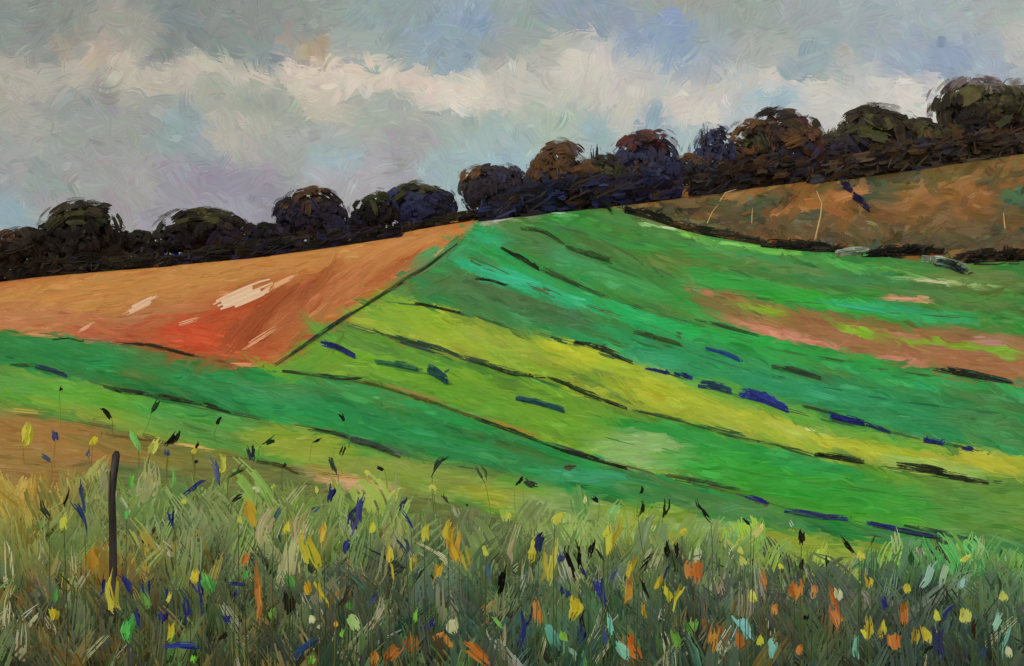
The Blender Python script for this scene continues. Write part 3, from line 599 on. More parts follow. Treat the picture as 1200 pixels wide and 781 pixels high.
for a in [
 ([(320, 428), (355, 405), (400, 374), (450, 343), (500, 312), (536, 284)], 4.5, DKG + SLATE, 'long grey green hedge dividing the ploughed field from the green field'),
 ([(330, 434), (400, 444), (425, 442)], 4, DKG + BLACK, 'thin dark margin just right of the ploughed field corner'),
 ([(425, 446), (480, 463), (560, 490)], 3.5, [(90, 84, 40), (70, 80, 44)], 'olive brown margin under the lime strip'),
 ([(555, 490), (600, 505), (650, 524)], 4, BLACK + DKG, 'dark margin continuing right of the ochre streak'),
 ([(645, 523), (690, 536), (735, 548)], 5, BLACK, 'black tapered margin at the end of the lime strip'),
 ([(437, 386), (452, 393), (520, 410), (545, 420)], 5, SLATE + DKG, 'grey margin starting with a dark knob under the yellow strip'),
 ([(545, 419), (600, 438), (640, 441)], 4.5, DKG + BLACK, 'dark green margin in the middle of the lime and yellow strips'),
 ([(640, 440), (690, 462), (735, 478)], 5, DKG + BLACK, 'dark margin sloping down right of the middle of the yellow strip'),
 ([(740, 480), (800, 494), (860, 512), (940, 527)], 3, DKG, 'thin dark green margin below the yellow strip'),
 ([(955, 532), (985, 536), (1014, 541)], 6, BLACK + OLV, 'ragged black margin below the yellow strip, left piece'),
 ([(1052, 544), (1100, 553), (1135, 560)], 7, BLACK + OLV, 'ragged black margin below the yellow strip, right piece'),
 ([(1130, 562), (1160, 566)], 5, BLACK + OLV, 'last small black tuft below the right end of the yellow strip'),
 ([(485, 355), (510, 360), (543, 367)], 3.5, BLACK, 'short black line at the top of the yellow strip'),
 ([(556, 326), (575, 328), (592, 334)], 3.5, BLACK, 'short black line under the turquoise streak'),
 ([(586, 289), (605, 300), (632, 315)], 5, BLACK, 'black furrow line near the peak of the green field'),
 ([(632, 315), (660, 327), (705, 346)], 4.5, DKG, 'dark green furrow continuing down from the black furrow line'),
 ([(610, 267), (635, 270), (662, 286)], 4.5, DKG, 'curved dark green furrow at the peak'),
 ([(662, 288), (690, 298), (718, 306)], 6, DKG, 'dark green smudge of furrow right of the peak'),
 ([(672, 400), (705, 408), (742, 424)], 6, SLATE + BLACK, 'slate black margin above the brightest yellow patch'),
 ([(742, 388), (770, 396), (800, 404)], 5, DKG, 'dark green tuft line in the teal strip'),
 ([(815, 373), (850, 383), (890, 393)], 4, SLATE + DKG, 'slate green line under the brown patch'),
 ([(905, 428), (935, 435), (963, 442)], 6.5, SLATE + DKG, 'dark slate tuft line in the teal strip right of the blue tuft'),
 ([(1095, 431), (1140, 439), (1188, 447)], 7, BLACK + SLATE, 'black margin under the brown patch at the right'),
 ([(940, 475), (975, 484), (1010, 498)], 3.5, DKG, 'thin dark line joining the blue tufts'),
 ([(60, 398), (80, 396), (96, 400)], 2.5, BLACK, 'short black tuft line at the lower left of the ploughed field'),
 ([(142, 402), (175, 404), (225, 416)], 4, [(60, 40, 34), (40, 34, 30)], 'dark scratchy margin along the lower edge of the ploughed field'),
 ([(120, 452), (140, 458), (178, 462)], 5, BLACK + DKG, 'ragged dark margin under the emerald strip at the left'),
 ([(175, 463), (220, 470), (270, 482)], 5, BLACK + DKG, 'dark margin under the emerald strip, right of the ragged piece'),
 ([(365, 502), (395, 508), (420, 516)], 4.5, DKG + BLACK, 'scratchy dark margin above the pale pink bank'),
 ([(410, 514), (440, 522), (468, 533)], 7, [(70, 74, 80), (60, 66, 60)], 'grey smudged margin above the pale pink bank'),
 ([(300, 540), (330, 546), (350, 555)], 4, [(70, 66, 36), (84, 78, 44)], 'brown margin at the top of the meadow'),
 ([(90, 503), (130, 510), (200, 520)], 2.5, [(96, 74, 42), (110, 86, 44)], 'thin brown line over the ochre patch at the left'),
 ([(790, 558), (830, 566), (868, 574)], 4, DKG, 'dark green margin at the lower end of the bright green strip'),
 ([(1060, 615), (1090, 622), (1150, 634)], 4, DKG + SLATE, 'grey green margin trailing to the right above the meadow'),
]: a = (a[0], a[1] * 1.4, [tuple(np.array(q_) * .84 + np.array((10, 15, 8))) for q_ in a[2]]) + a[3:]; hedge(*a, name='field_margin', cat='margin', group=GM, taper=True, drop=.3)
for a in [
 ([(375, 401), (392, 406), (416, 417)], 8, INDIGO, 'short dark indigo tuft row beside the grey green hedge'),
 ([(438, 423), (465, 427), (490, 432)], 8, [(58, 104, 66), (50, 90, 74)], 'faint green blue tuft row in the lime strip'),
 ([(500, 432), (512, 438), (525, 446)], 12, [(40, 76, 72), (38, 66, 82)], 'stubby blue green tuft in the lime strip'),
 ([(604, 466), (630, 472), (662, 481)], 7, [(40, 84, 80), (44, 70, 84)], 'blue green tuft row in the middle of the lime strip'),
 ([(756, 430), (772, 434), (785, 437)], 6, INDIGO, 'small indigo tuft left of the yellow hook'),
 ([(790, 437), (800, 440), (812, 443)], 6, INDIGO, 'small indigo tuft right of the yellow hook'),
 ([(826, 407), (845, 412), (868, 422)], 6, [(44, 76, 130), (40, 64, 120)], 'blue tuft row high in the teal strip'),
 ([(818, 450), (840, 453), (858, 458)], 9, [(46, 70, 84), (44, 60, 90)], 'dull blue tuft row left of the largest violet blue tuft'),
 ([(868, 459), (895, 466), (925, 478)], 13, [(52, 54, 150), (46, 50, 136), (40, 46, 110)], 'largest violet blue tuft, at the top edge of the yellow strip'),
 ([(974, 486), (990, 490), (1015, 496)], 9, INDIGO, 'indigo tuft right of the largest violet blue tuft'),
 ([(1015, 496), (1030, 502), (1044, 506)], 6, [(46, 58, 92), (44, 52, 84)], 'small slate blue tuft in the middle of the far strip'),
 ([(1083, 515), (1095, 517), (1107, 519)], 8, INDIGO, 'round indigo tuft near the right end of the yellow strip'),
 ([(1128, 524), (1142, 527)], 6, INDIGO, 'rightmost small indigo tuft above the yellow strip'),
 ([(12, 427), (24, 428), (34, 429)], 4, DKG, 'tiny dark green tuft at the left edge'),
 ([(40, 429), (60, 434), (78, 440)], 6, [(46, 60, 70), (40, 50, 74)], 'slate blue tuft row in the emerald strip at the left'),
 ([(874, 580), (886, 584), (899, 588)], 7, INDIGO, 'indigo tuft at the foot of the bright green strip'),
 ([(920, 598), (960, 605), (995, 608)], 7, INDIGO + SLATE, 'long indigo tuft row at the bottom right strip edge'),
 ([(1015, 612), (1060, 623), (1105, 631)], 6, SLATE + INDIGO, 'slate blue tuft row trailing below the bright green strip'),
]: a = (a[0], a[1] * 1.15) + a[2:]; hedge(*a, name='tuft_row', cat='tufts', group=GB, gain=GAIN_T)
for a in [
 ([(985, 214), (1000, 222)], 12, [(54, 48, 78), (46, 42, 66)], 'dark violet bush on the rough hillside, upper of the pair'),
 ([(1000, 228), (1012, 237), (1020, 244)], 12, [(50, 46, 84), (44, 40, 70)], 'dark violet bush on the rough hillside, lower of the pair'),
 ([(812, 222), (832, 224)], 8, [(46, 46, 60), (52, 50, 60)], 'small slate bush at the left end of the rough hillside'),
 ([(920, 212), (935, 211)], 8, [(52, 50, 62), (60, 56, 58)], 'faint slate bush under the dark red black hedge'),
 ([(1070, 198), (1085, 196)], 7, [(48, 52, 60), (52, 58, 60)], 'slate bush high on the hillside left of the blue scribbled one'),
 ([(1160, 181), (1172, 178), (1188, 172)], 7, [(42, 48, 78), (46, 52, 70)], 'blue scribbled bush high on the hillside at the right'),
]: hedge(*a, name='shrub', cat='shrub', group='bushes on the rough hillside')

# pale bare saplings on the hillside
def sapling(pts, w, label):
    b = P(pts[0][0], pts[0][1]); d = b[1]; m = d / F
    s_ = Soup()
    path = [at(x, y, d) for x, y in pts]; path[0] = b + (0, 0, -.1)
    mid = [path[0]]
    for a, c in zip(path[:-1], path[1:]): mid += [(a + c) / 2 + rng.normal(0, .3, 3) * m, c]
    tube(s_, mid, [w * m * (.27 - .15 * k / (len(mid) - 1)) for k in range(len(mid))], (168, 142, 94), gain=GAIN_V, n=6, jit=20)
    return tag(s_.build('bare_sapling', M_BARK, None, b), label, 'sapling', 'pale bare saplings on the rough hillside')
for a in [([(828, 262), (835, 248), (842, 240)], 2.2, 'leaning pale bare sapling, leftmost on the rough hillside'),
          ([(843, 236), (850, 226), (863, 222)], 2.2, 'short leaning pale sapling above the leftmost one'),
          ([(881, 262), (882, 244)], 2.4, 'short straight pale sapling in the middle of the hillside'),
          ([(955, 281), (962, 252), (963, 238), (957, 224)], 3.6, 'tallest pale bare sapling with a crooked stem'),
          ([(1178, 268), (1176, 250)], 3, 'short pinkish sapling near the right edge of the hillside')]: sapling(*a)

# ------------------------------------------------------------------ meadow: uncountable grass, then every plant one can pick out
ANCH = [
 (30,560,[(150,115,55),(120,105,60),(165,120,50)]),(40,640,[(120,95,40),(60,90,60),(95,80,45)]),(40,720,[(120,75,35),(60,75,60),(80,75,50),(90,110,95)]),(100,770,[(70,85,70),(110,75,35),(60,72,56)]),
 (100,600,[(95,110,60),(80,85,60),(60,60,50)]),(180,590,[(140,135,105),(75,105,60),(50,100,60)]),(160,650,[(110,85,40),(60,55,45),(140,100,35)]),(180,700,[(50,50,40),(55,80,60),(60,65,55)]),
 (240,620,[(125,120,95),(60,60,50),(70,95,65)]),(260,700,[(60,70,50),(40,45,35),(84,76,44)]),(280,770,[(65,70,55),(50,50,40),(80,86,66)]),(330,560,[(110,130,55),(90,95,50)]),(330,620,[(150,135,100),(80,110,60),(60,70,50)]),
 (340,700,[(40,50,45),(60,65,50),(110,100,80)]),(350,770,[(50,60,50),(44,60,66),(40,44,38)]),(400,620,[(80,105,60),(110,95,60),(55,90,60)]),(440,700,[(50,85,80),(110,105,80),(60,60,55)]),(440,770,[(40,72,66),(48,56,50)]),(480,560,[(110,125,55),(96,110,56)]),
 (520,680,[(70,95,65),(60,55,50),(130,120,95)]),(560,750,[(45,90,85),(120,76,40),(50,60,55)]),(600,640,[(60,55,55),(80,100,60),(66,74,54)]),(600,740,[(60,66,50),(44,80,74),(90,90,60)]),(680,640,[(105,115,65),(75,95,70),(120,110,80)]),
 (650,700,[(74,92,62),(110,100,66),(60,80,60)]),(700,730,[(60,110,60),(70,80,70),(50,75,60)]),(760,670,[(85,115,65),(140,110,45),(75,90,60)]),(800,740,[(60,85,65),(120,80,40),(50,64,62)]),(860,650,[(40,75,70),(60,60,60),(110,105,80)]),
 (860,700,[(105,100,80),(55,55,60),(80,84,66)]),(930,690,[(60,60,60),(120,75,42),(70,80,60)]),(960,750,[(50,55,45),(70,75,55),(90,66,40)]),(1010,700,[(75,75,75),(45,50,55),(90,80,70)]),(1050,670,[(60,110,75),(80,110,90),(70,120,80)]),
 (1100,730,[(50,56,66),(60,70,55),(45,45,50)]),(1170,700,[(70,90,65),(90,110,70),(60,76,64)]),(1190,760,[(56,66,56),(66,84,60)]),(1180,640,[(80,130,75)]),(900,610,[(150,160,50),(120,150,60)]),(1000,640,[(140,155,55)]),(1130,620,[(70,130,70)])]
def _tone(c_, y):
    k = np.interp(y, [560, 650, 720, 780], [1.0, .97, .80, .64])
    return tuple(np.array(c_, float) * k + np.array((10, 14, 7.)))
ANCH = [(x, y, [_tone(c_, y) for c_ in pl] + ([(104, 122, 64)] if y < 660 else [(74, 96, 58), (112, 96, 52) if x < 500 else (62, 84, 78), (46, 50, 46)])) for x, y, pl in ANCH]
AX = np.array([(a[0], a[1]) for a in ANCH], float)
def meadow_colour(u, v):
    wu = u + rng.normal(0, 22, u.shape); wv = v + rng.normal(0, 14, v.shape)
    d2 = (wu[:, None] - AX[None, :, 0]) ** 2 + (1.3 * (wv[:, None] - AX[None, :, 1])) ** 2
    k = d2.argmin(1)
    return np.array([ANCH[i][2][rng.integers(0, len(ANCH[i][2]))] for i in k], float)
AM = np.array([np.mean(a[2], 0) for a in ANCH])
def meadow_soft(u, v):
    wu = u + (fbm(u / 30, v / 50) - .5) * 60; wv = v + (fbm(u / 30 + 9, v / 50 + 4) - .5) * 50
    d2 = (wu[:, None] - AX[None, :, 0]) ** 2 + (1.3 * (wv[:, None] - AX[None, :, 1])) ** 2 + 200
    w = d2 ** -2.2
    return (w[..., None] * AM[None]).sum(1) / w.sum(1)[:, None]
def grass(soup, n, vb, hpx, wpx, S, gap, fan=.30, prof='blade', jit=7, rag=.25, top_limit=None, drop=.08, tint=None, soft=False):
    n = int(n * 1.35); u = rng.uniform(-260, 1460, n); v = vb[0] + (vb[1] - vb[0]) * rng.random(n) ** .8
    d = F * EYE / (v - CY); m = d / F
    h = rng.uniform(*hpx, n)
    if top_limit is not None:                          # the meadow's ragged upper edge
        lim = np.interp(u, top_limit[:, 0], top_limit[:, 1]) + rng.normal(0, 20, n)
        h = np.minimum(h, np.maximum(v - lim, 8))
    ok = h > 15
    u, v, d, m, h = u[ok], v[ok], d[ok], m[ok], h[ok]; n = len(u)
    w = rng.uniform(*wpx, n) * np.minimum(1, .4 + h / 60)
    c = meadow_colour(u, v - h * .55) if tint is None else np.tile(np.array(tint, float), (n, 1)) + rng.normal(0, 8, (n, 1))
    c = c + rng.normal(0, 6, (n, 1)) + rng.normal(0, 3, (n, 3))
    if tint is None:                                       # where it thins out, the grass takes the colour of the field edge
        fc, _a = land_colour(u, v - h * .8, region_index(u, v - h * .8))
        fw_ = (np.clip((690 - (v - h * .5)) / 90, 0, 1) * .55)[:, None]
        c = c * (1 - fw_) + fc * .95 * fw_
    M = 5; t = np.linspace(0, 1, M + 1)
    lean = rng.normal(0, fan, n); curl = rng.normal(0, .22, n); yaw = rng.normal(0, .6, n); fw = rng.normal(0, .15, n)
    b = P(u, v)
    hw = (h * m)[:, None]
    pts = np.stack([b[:, None, 0] + hw * (lean[:, None] * t + curl[:, None] * t ** 2), b[:, None, 1] + hw * fw[:, None] * t, b[:, None, 2] - .02 + hw * t * (1 - .12 * np.abs(lean[:, None]) * t)], -1)
    tan = np.gradient(pts, axis=1); nrm = np.stack([np.sin(yaw), -np.cos(yaw), np.full(n, .15)], -1)[:, None, :]
    sd = np.cross(tan, np.broadcast_to(nrm, tan.shape)); sd /= np.linalg.norm(sd, axis=2, keepdims=True) + 1e-9
    sd = sd * (w * m / 2)[:, None, None]
    if soft:
        lc = meadow_soft((u[:, None] + h[:, None] * lean[:, None] * t).ravel(), (v[:, None] - h[:, None] * t).ravel()).reshape(n, M + 1, 3)
        wt = ((.2 + .5 * t ** 2)[None, :] * np.clip((v - 560) / 110, .3, 1)[:, None])[..., None]
        c = lc * wt + c[:, None, :] * (1 - wt)
    ribbons(soup, pts, sd, c, S=S, gap=gap, prof=prof, jit=jit, gain=GAIN_GR, rag=rag, drop=drop)
EDGE = np.array([(-400, 540), (-60, 545), (30, 560), (80, 545), (150, 545), (250, 555), (330, 570), (420, 590), (500, 608), (600, 618), (680, 612), (760, 632), (860, 640), (930, 662), (1000, 668), (1060, 655), (1120, 650), (1260, 660), (1600, 690)], float)
s = Soup()
grass(s, 1500, (600, 830), (40, 110), (20, 46), 15, .0, fan=.20, prof='dab', jit=5, rag=.45, top_limit=EDGE, soft=True)
grass(s, 1700, (600, 830), (36, 100), (10, 24), 10, .05, fan=.30, prof='dab', jit=7, rag=.45, top_limit=EDGE, soft=True)
grass(s, 700, (630, 830), (40, 100), (16, 38), 14, .12, fan=.30, prof='dab', jit=8, rag=.6, top_limit=EDGE)
grass(s, 450, (590, 830), (24, 80), (3, 8), 4, .15, fan=.36, prof='leaf', jit=9, rag=.4, top_limit=EDGE)
grass(s, 420, (590, 830), (24, 80), (1.5, 3), 2, .2, fan=.45, jit=12, rag=.2, top_limit=EDGE)
grass(s, 220, (640, 830), (30, 90), (3, 9), 5, .35, fan=.5, prof='dab', rag=.5, jit=10, top_limit=EDGE, tint=(170, 162, 128))
grass(s, 260, (640, 830), (24, 80), (2, 7), 3, .1, fan=.4, jit=6, prof='leaf', rag=.4, top_limit=EDGE, tint=(34, 36, 30))
grass(s, 130, (650, 830), (40, 100), (12, 34), 12, .1, fan=.5, jit=6, prof='dab', rag=.55, top_limit=EDGE, tint=(48, 48, 40))
grass(s, 170, (620, 830), (40, 110), (8, 24), 10, .25, fan=.35, jit=8, prof='dab', rag=.55, top_limit=EDGE, tint=(152, 144, 112))
grass(s, 300, (630, 830), (20, 70), (3, 9), 3, .1, fan=.35, jit=9, prof='stroke', rag=.4, top_limit=EDGE, tint=(176, 134, 46))
grass(s, 170, (650, 830), (18, 54), (4, 12), 5, .1, fan=.4, jit=9, prof='dab', rag=.45, top_limit=EDGE, tint=(146, 96, 48))
grass(s, 90, (640, 830), (16, 50), (3, 6), 3, .1, fan=.4, jit=7, prof='stroke', rag=.4, top_limit=EDGE, tint=(54, 62, 86))
grass(s, 110, (690, 830), (16, 50), (3, 8), 4, .1, fan=.4, jit=8, prof='dab', rag=.45, top_limit=EDGE, tint=(62, 96, 86))

o = s.build('meadow_grass', M_GRASS); o['kind'] = 'stuff'; o['label'] = 'tangled tall meadow grass across the foreground'; o['category'] = 'grass'

ORD = ['first', 'second', 'third', 'fourth', 'fifth', 'sixth', 'seventh', 'eighth', 'ninth', 'tenth', 'eleventh', 'twelfth', 'thirteenth', 'fourteenth', 'fifteenth', 'sixteenth', 'seventeenth', 'eighteenth', 'nineteenth', 'twentieth',
       'twenty-first', 'twenty-second', 'twenty-third', 'twenty-fourth', 'twenty-fifth', 'twenty-sixth', 'twenty-seventh', 'twenty-eighth', 'twenty-ninth', 'thirtieth']
KIND = {  # kind: object name, category, head part, wording, colour, profile, group
 'Y': ('yellow_flower', 'flower', 'flower_head', 'yellow flower', (232, 208, 70), 'bud', 'yellow flowers in the meadow'),
 'W': ('yellow_flower', 'flower', 'flower_head', 'cream yellow flower', (236, 228, 140), 'bud', 'yellow flowers in the meadow'),
 'A': ('orange_flower', 'flower', 'flower_head', 'golden orange flower', (232, 160, 58), 'bud', 'orange flowers in the meadow'),
 'O': ('orange_flower', 'flower', 'flower_head', 'rusty orange flower', (190, 108, 44), 'dab', 'orange flowers in the meadow'),
 'G': ('golden_blade', 'grass blade', 'blade_tip', 'ochre gold grass blade', (202, 150, 44), 'leaf', 'golden grass blades'),
 'K': ('dark_seed_head', 'seed head', 'seed_pod', 'black seed head', (26, 26, 22), 'leaf', 'dark seed heads in the meadow'),
 'B': ('blue_leaf', 'leaf', 'leaf_blade', 'deep blue leaf', (42, 46, 98), 'leaf', 'blue leaves in the meadow'),
 'N': ('green_leaf', 'leaf', 'leaf_blade', 'bright green leaf', (92, 176, 64), 'leaf', 'bright green leaves'),
 'C': ('teal_leaf', 'leaf', 'leaf_blade', 'pale turquoise leaf', (112, 188, 172), 'leaf', 'turquoise leaves'),
 'S': ('straw_stalk', 'stalk', 'stalk_blade', 'broad pale straw stalk', (160, 150, 116), 'dab', 'pale straw stalks'),
}
PL = [  # kind, base x, y, tip x, y, width  (seen size), optional colour
 ('Y',27,526,35,491,11),('Y',108,523,111,510,8,(206,170,50)),('Y',175,534,188,514,13,(238,220,96)),('A',225,533,228,524,6),('Y',258,556,262,532,8),('Y',112,586,111,575,8),('Y',75,623,75,602,9),('Y',214,592,215,584,8),('Y',279,614,280,605,6),('W',298,575,298,570,5),
 ('G',299,620,285,582,13,(170,140,46)),('B',65,519,62,504,9,(52,62,96)),('B',61,543,49,533,6,(60,72,92)),('B',104,538,103,523,4,(56,74,96)),('B',101,630,81,588,6,(40,48,84)),('B',197,535,193,527,9,(54,66,96)),('B',256,587,248,524,6,(74,78,116)),('B',208,584,245,559,6),('B',205,622,203,594,4),('B',97,604,95,560,5,(50,66,92)),
 ('K',69,460,75,452,4),('K',132,493,118,477,6),('K',177,486,188,466,7,(40,60,40)),('K',254,498,260,488,6),('K',193,523,208,502,6),('K',226,529,234,516,3),('K',228,544,233,538,4),('K',296,547,294,519,6,(44,52,56)),('K',266,561,287,545,5,(44,70,46)),('K',70,601,79,569,4),('K',270,592,289,579,3),('K',58,612,45,588,7,(50,54,44)),
 ('N',163,531,152,496,7,(108,190,92)),('N',200,576,197,540,4,(120,180,90)),('N',150,576,152,551,4),('N',148,610,149,597,7,(80,180,80)),
 ('S',163,632,179,540,26),('S',121,634,125,540,20,(134,130,100)),('S',184,630,258,586,13,(180,168,136)),('S',222,626,257,588,10,(176,166,130)),('S',84,592,85,544,4,(140,160,120)),('A',31,598,29,582,6,(206,124,48)),
 ('K',404,496,395,484,6),('K',304,523,324,510,6,(40,66,40)),('K',365,520,378,513,3),('K',400,536,402,522,4),('K',397,559,385,530,6,(50,60,50)),('K',451,551,442,546,5),('K',505,561,527,532,7,(42,58,44)),('K',569,568,558,546,4,(60,72,40)),('K',331,549,335,542,4),('K',528,592,517,577,4,(64,60,40)),('K',549,594,545,591,3),
 ('Y',431,558,427,551,6),('Y',463,591,468,571,11,(240,222,100)),('Y',508,576,508,565,9,(240,222,84)),('Y',321,574,321,567,5),('W',301,579,301,571,6),('Y',370,579,370,570,4),('Y',404,595,404,589,4),('Y',434,626,436,611,7,(214,204,56)),('Y',596,609,596,600,5),
 ('B',384,591,393,567,9),('B',358,609,384,590,3,(70,80,110)),('B',409,632,428,577,10,(56,58,104)),('B',406,652,410,630,9,(44,48,100)),('B',464,600,477,581,6,(54,62,96)),('B',483,623,466,602,5),('B',320,613,327,593,7,(58,80,84)),
 ('G',337,627,338,611,9,(204,164,48)),('A',497,637,503,614,11),('A',526,641,526,609,7,(196,150,50)),('A',538,662,540,612,12,(206,146,52)),('S',309,640,320,584,18,(150,140,104)),('S',352,650,358,580,18,(158,140,106)),
 ('K',603,571,614,557,4),('K',612,562,631,570,8,(50,56,44)),('K',660,549,677,546,9,(84,76,60)),('K',703,590,694,580,4),('K',749,581,753,568,4),('K',747,606,752,584,4),('K',776,609,781,580,5),('K',835,615,811,583,4),('K',881,618,871,606,3),
 ('W',685,591,686,581,6,(240,226,120)),('Y',649,616,661,602,12),('Y',708,631,713,619,9),('G',712,656,719,609,8,(220,166,52)),('A',799,629,805,620,7),('W',883,631,894,613,10,(240,216,110)),('Y',868,651,868,641,7),('W',873,663,869,652,9,(236,222,90)),
 ('B',631,652,642,622,11,(34,44,74)),('B',653,662,659,647,10,(50,56,92)),('K',679,684,674,626,7),('K',691,656,700,631,6),('K',709,661,699,639,3,(44,50,40)),('K',783,657,781,633,7),('K',793,657,790,634,6),('K',752,661,768,646,2),('G',619,662,630,624,11,(196,158,54)),('G',636,690,646,630,8,(176,160,66)),
 ('K',939,641,939,617,8),('K',941,670,942,653,6),('K',969,666,969,651,5,(40,48,36)),('K',1008,655,989,625,5),('K',1021,643,1030,625,2,(44,70,40)),('K',1073,666,1071,641,9,(46,74,46)),('Y',1010,658,1013,645,9),('Y',1127,661,1141,650,6),('S',932,620,920,600,4,(196,198,190)),
 ('A',137,724,134,668,8),('A',225,685,228,666,12),('A',195,753,202,728,7,(220,162,50)),('A',195,708,198,694,4),('A',284,666,290,644,5,(200,104,50)),('G',111,675,105,638,14,(150,114,40)),('G',60,730,62,711,10,(196,148,40)),('N',62,707,65,688,9,(74,146,58)),('N',149,756,149,721,15,(72,168,74)),('N',247,702,243,668,14,(84,166,76)),('N',287,682,288,668,9,(70,150,70)),('N',227,781,229,766,6,(104,180,56)),('N',170,716,165,688,12,(96,140,58)),
 ('B',163,738,159,711,7),('B',176,704,173,681,5),('B',190,733,190,715,8),('B',218,737,212,688,6),('B',194,704,197,685,3),('B',240,728,242,668,4),('B',270,733,261,719,8),('B',188,757,235,757,10,(40,48,124)),('B',264,683,292,685,6),('B',275,704,275,687,4),('B',113,704,121,668,5),('B',156,699,140,668,6),('B',238,705,226,662,5),('K',254,751,266,740,8,(34,28,20)),
 ('G',372,672,354,619,10,(220,166,52)),('G',382,717,371,670,5,(208,154,44)),('G',380,648,377,612,7,(210,150,60)),('G',362,702,357,680,7,(196,144,44)),('A',456,661,454,639,8),('G',461,687,457,660,3),('G',485,672,487,644,4,(216,150,44)),('G',509,684,514,655,7,(200,146,50)),('G',549,672,542,640,4),('O',302,736,302,660,10,(168,104,44)),('O',474,779,482,740,16,(178,96,44)),('O',577,782,545,748,14,(186,102,42)),('O',452,782,470,758,18,(160,92,42)),('O',437,782,436,763,12,(160,100,44)),('A',507,749,521,743,7,(196,118,46)),('A',530,762,519,744,6,(190,112,46)),
 ('K',335,729,334,691,13,(36,32,22)),('K',583,703,592,658,9,(14,14,14)),('K',393,717,411,681,7,(50,46,38)),('W',367,732,363,722,9),('W',373,738,374,732,5),('W',534,744,531,724,12,(240,226,136)),('Y',570,653,568,639,7),('A',394,736,393,729,5,(220,140,44)),('N',419,742,407,721,15,(160,206,120)),('N',400,748,401,736,7,(120,196,70)),('N',363,781,365,764,11,(116,186,60)),('N',320,729,321,711,9,(106,156,60)),('N',411,716,407,704,7,(80,150,66)),('N',485,731,486,711,7,(116,176,56)),('N',589,738,576,724,6,(120,186,80)),('N',342,692,334,668,13,(76,140,62)),
 ('B',432,711,443,696,6,(54,66,112)),('B',494,742,509,727,8,(46,50,120)),('B',342,777,377,748,9,(44,66,108)),('B',481,689,496,660,4,(44,60,62)),('B',477,654,462,625,6,(52,58,84)),('B',570,685,567,655,7,(58,82,104)),('S',426,750,441,690,8,(150,144,116)),('S',436,690,452,640,14,(124,124,92)),
 ('W',887,707,881,689,10,(240,220,84)),('Y',893,758,892,745,9,(222,196,54)),('B',605,767,610,709,8),('B',709,716,699,676,10,(44,50,112)),('B',682,771,681,728,12,(34,36,82)),('B',659,703,660,686,8),('B',716,682,722,667,6,(62,68,100)),('B',687,677,682,665,4),('B',710,760,710,733,7,(50,66,120)),('B',777,680,787,663,4,(36,44,84)),('K',686,744,689,711,3),
 ('G',671,730,673,694,16,(190,152,44)),('G',742,684,746,648,8,(200,152,50)),('G',734,710,738,672,9,(184,122,50)),('G',784,708,777,684,9,(214,170,50)),('G',789,727,803,679,4,(206,156,46)),('G',760,727,754,700,4,(196,150,46)),('G',769,692,777,674,6),('O',626,737,625,700,13,(196,112,48)),('O',754,777,737,738,13,(206,106,44)),('O',814,687,815,654,22,(202,110,50)),('O',834,767,840,728,15,(170,110,46)),('O',865,764,864,736,13,(170,98,44)),('O',899,697,887,662,4),
 ('C',656,765,642,733,12),('C',737,777,721,751,10,(124,186,168)),('C',716,748,713,718,6),('C',884,752,865,724,12,(134,204,200)),('C',863,782,855,756,6,(140,176,164)),('C',677,777,662,757,5,(130,166,150)),('N',666,755,656,736,10,(120,176,64)),('N',796,765,788,738,9,(100,156,56)),('N',804,747,816,724,15,(96,160,66)),('K',763,704,747,672,3),('K',748,676,768,647,3),
 ('Y',916,668,916,661,7),('W',985,708,985,689,6,(240,230,130)),('Y',1100,729,1099,715,8,(220,204,70)),('W',1130,732,1130,712,13,(234,218,96)),('Y',1177,706,1175,693,11,(234,206,92)),('W',1184,772,1184,758,8),('A',1063,697,1063,683,9,(226,164,66)),('A',1019,692,1015,674,5),
 ('G',1016,752,1010,731,5,(220,164,60)),('G',1018,753,1019,720,5,(212,156,56)),('G',1026,753,1035,727,7,(226,162,60)),('A',1087,757,1081,734,10,(224,160,62)),('G',1072,762,1072,733,6,(176,140,44)),('O',931,706,935,676,15),('O',952,704,952,684,10,(182,106,54)),('O',908,722,910,707,9,(206,118,52)),('O',987,738,974,710,12,(200,108,54)),('O',992,732,977,679,6,(176,98,48)),('O',1050,763,1050,738,18,(196,106,52)),('O',1060,737,1062,704,12,(166,98,42)),('O',938,769,939,756,9),('O',952,777,952,756,8,(172,92,44)),
 ('B',1038,717,1033,698,8),('B',1105,777,1105,733,15,(48,52,80)),('B',1106,727,1122,709,6),('B',1156,781,1152,754,4,(40,60,104)),('C',903,774,906,746,11,(128,204,190)),('C',1005,775,1004,740,8,(104,168,150)),('C',1165,742,1173,713,8,(140,180,164)),('C',1174,777,1184,728,5,(116,172,160)),('C',1124,692,1130,676,5,(150,206,196)),
 ('K',943,730,944,719,6),('K',1080,771,1096,756,4),('K',1141,753,1146,724,6,(44,30,20)),('K',1169,704,1158,664,4,(50,60,46)),('S',1080,692,1103,648,9,(134,170,150)),('S',1106,690,1110,652,8,(140,160,130)),('S',870,730,880,690,20,(124,116,96)),('S',1020,715,1005,690,12,(118,112,104)),('S',845,706,840,676,10,(134,126,100)),
]
entries = []
for e in PL:
    k, x0, y0, x1, y1, w = e[:6]; rgb = e[6] if len(e) > 6 else KIND[k][4]
    entries.append(dict(k=k, x0=x0, y0=y0, x1=x1, y1=y1, w=w, rgb=rgb, xm=(x0 + x1) / 2, ym=(y0 + y1) / 2))
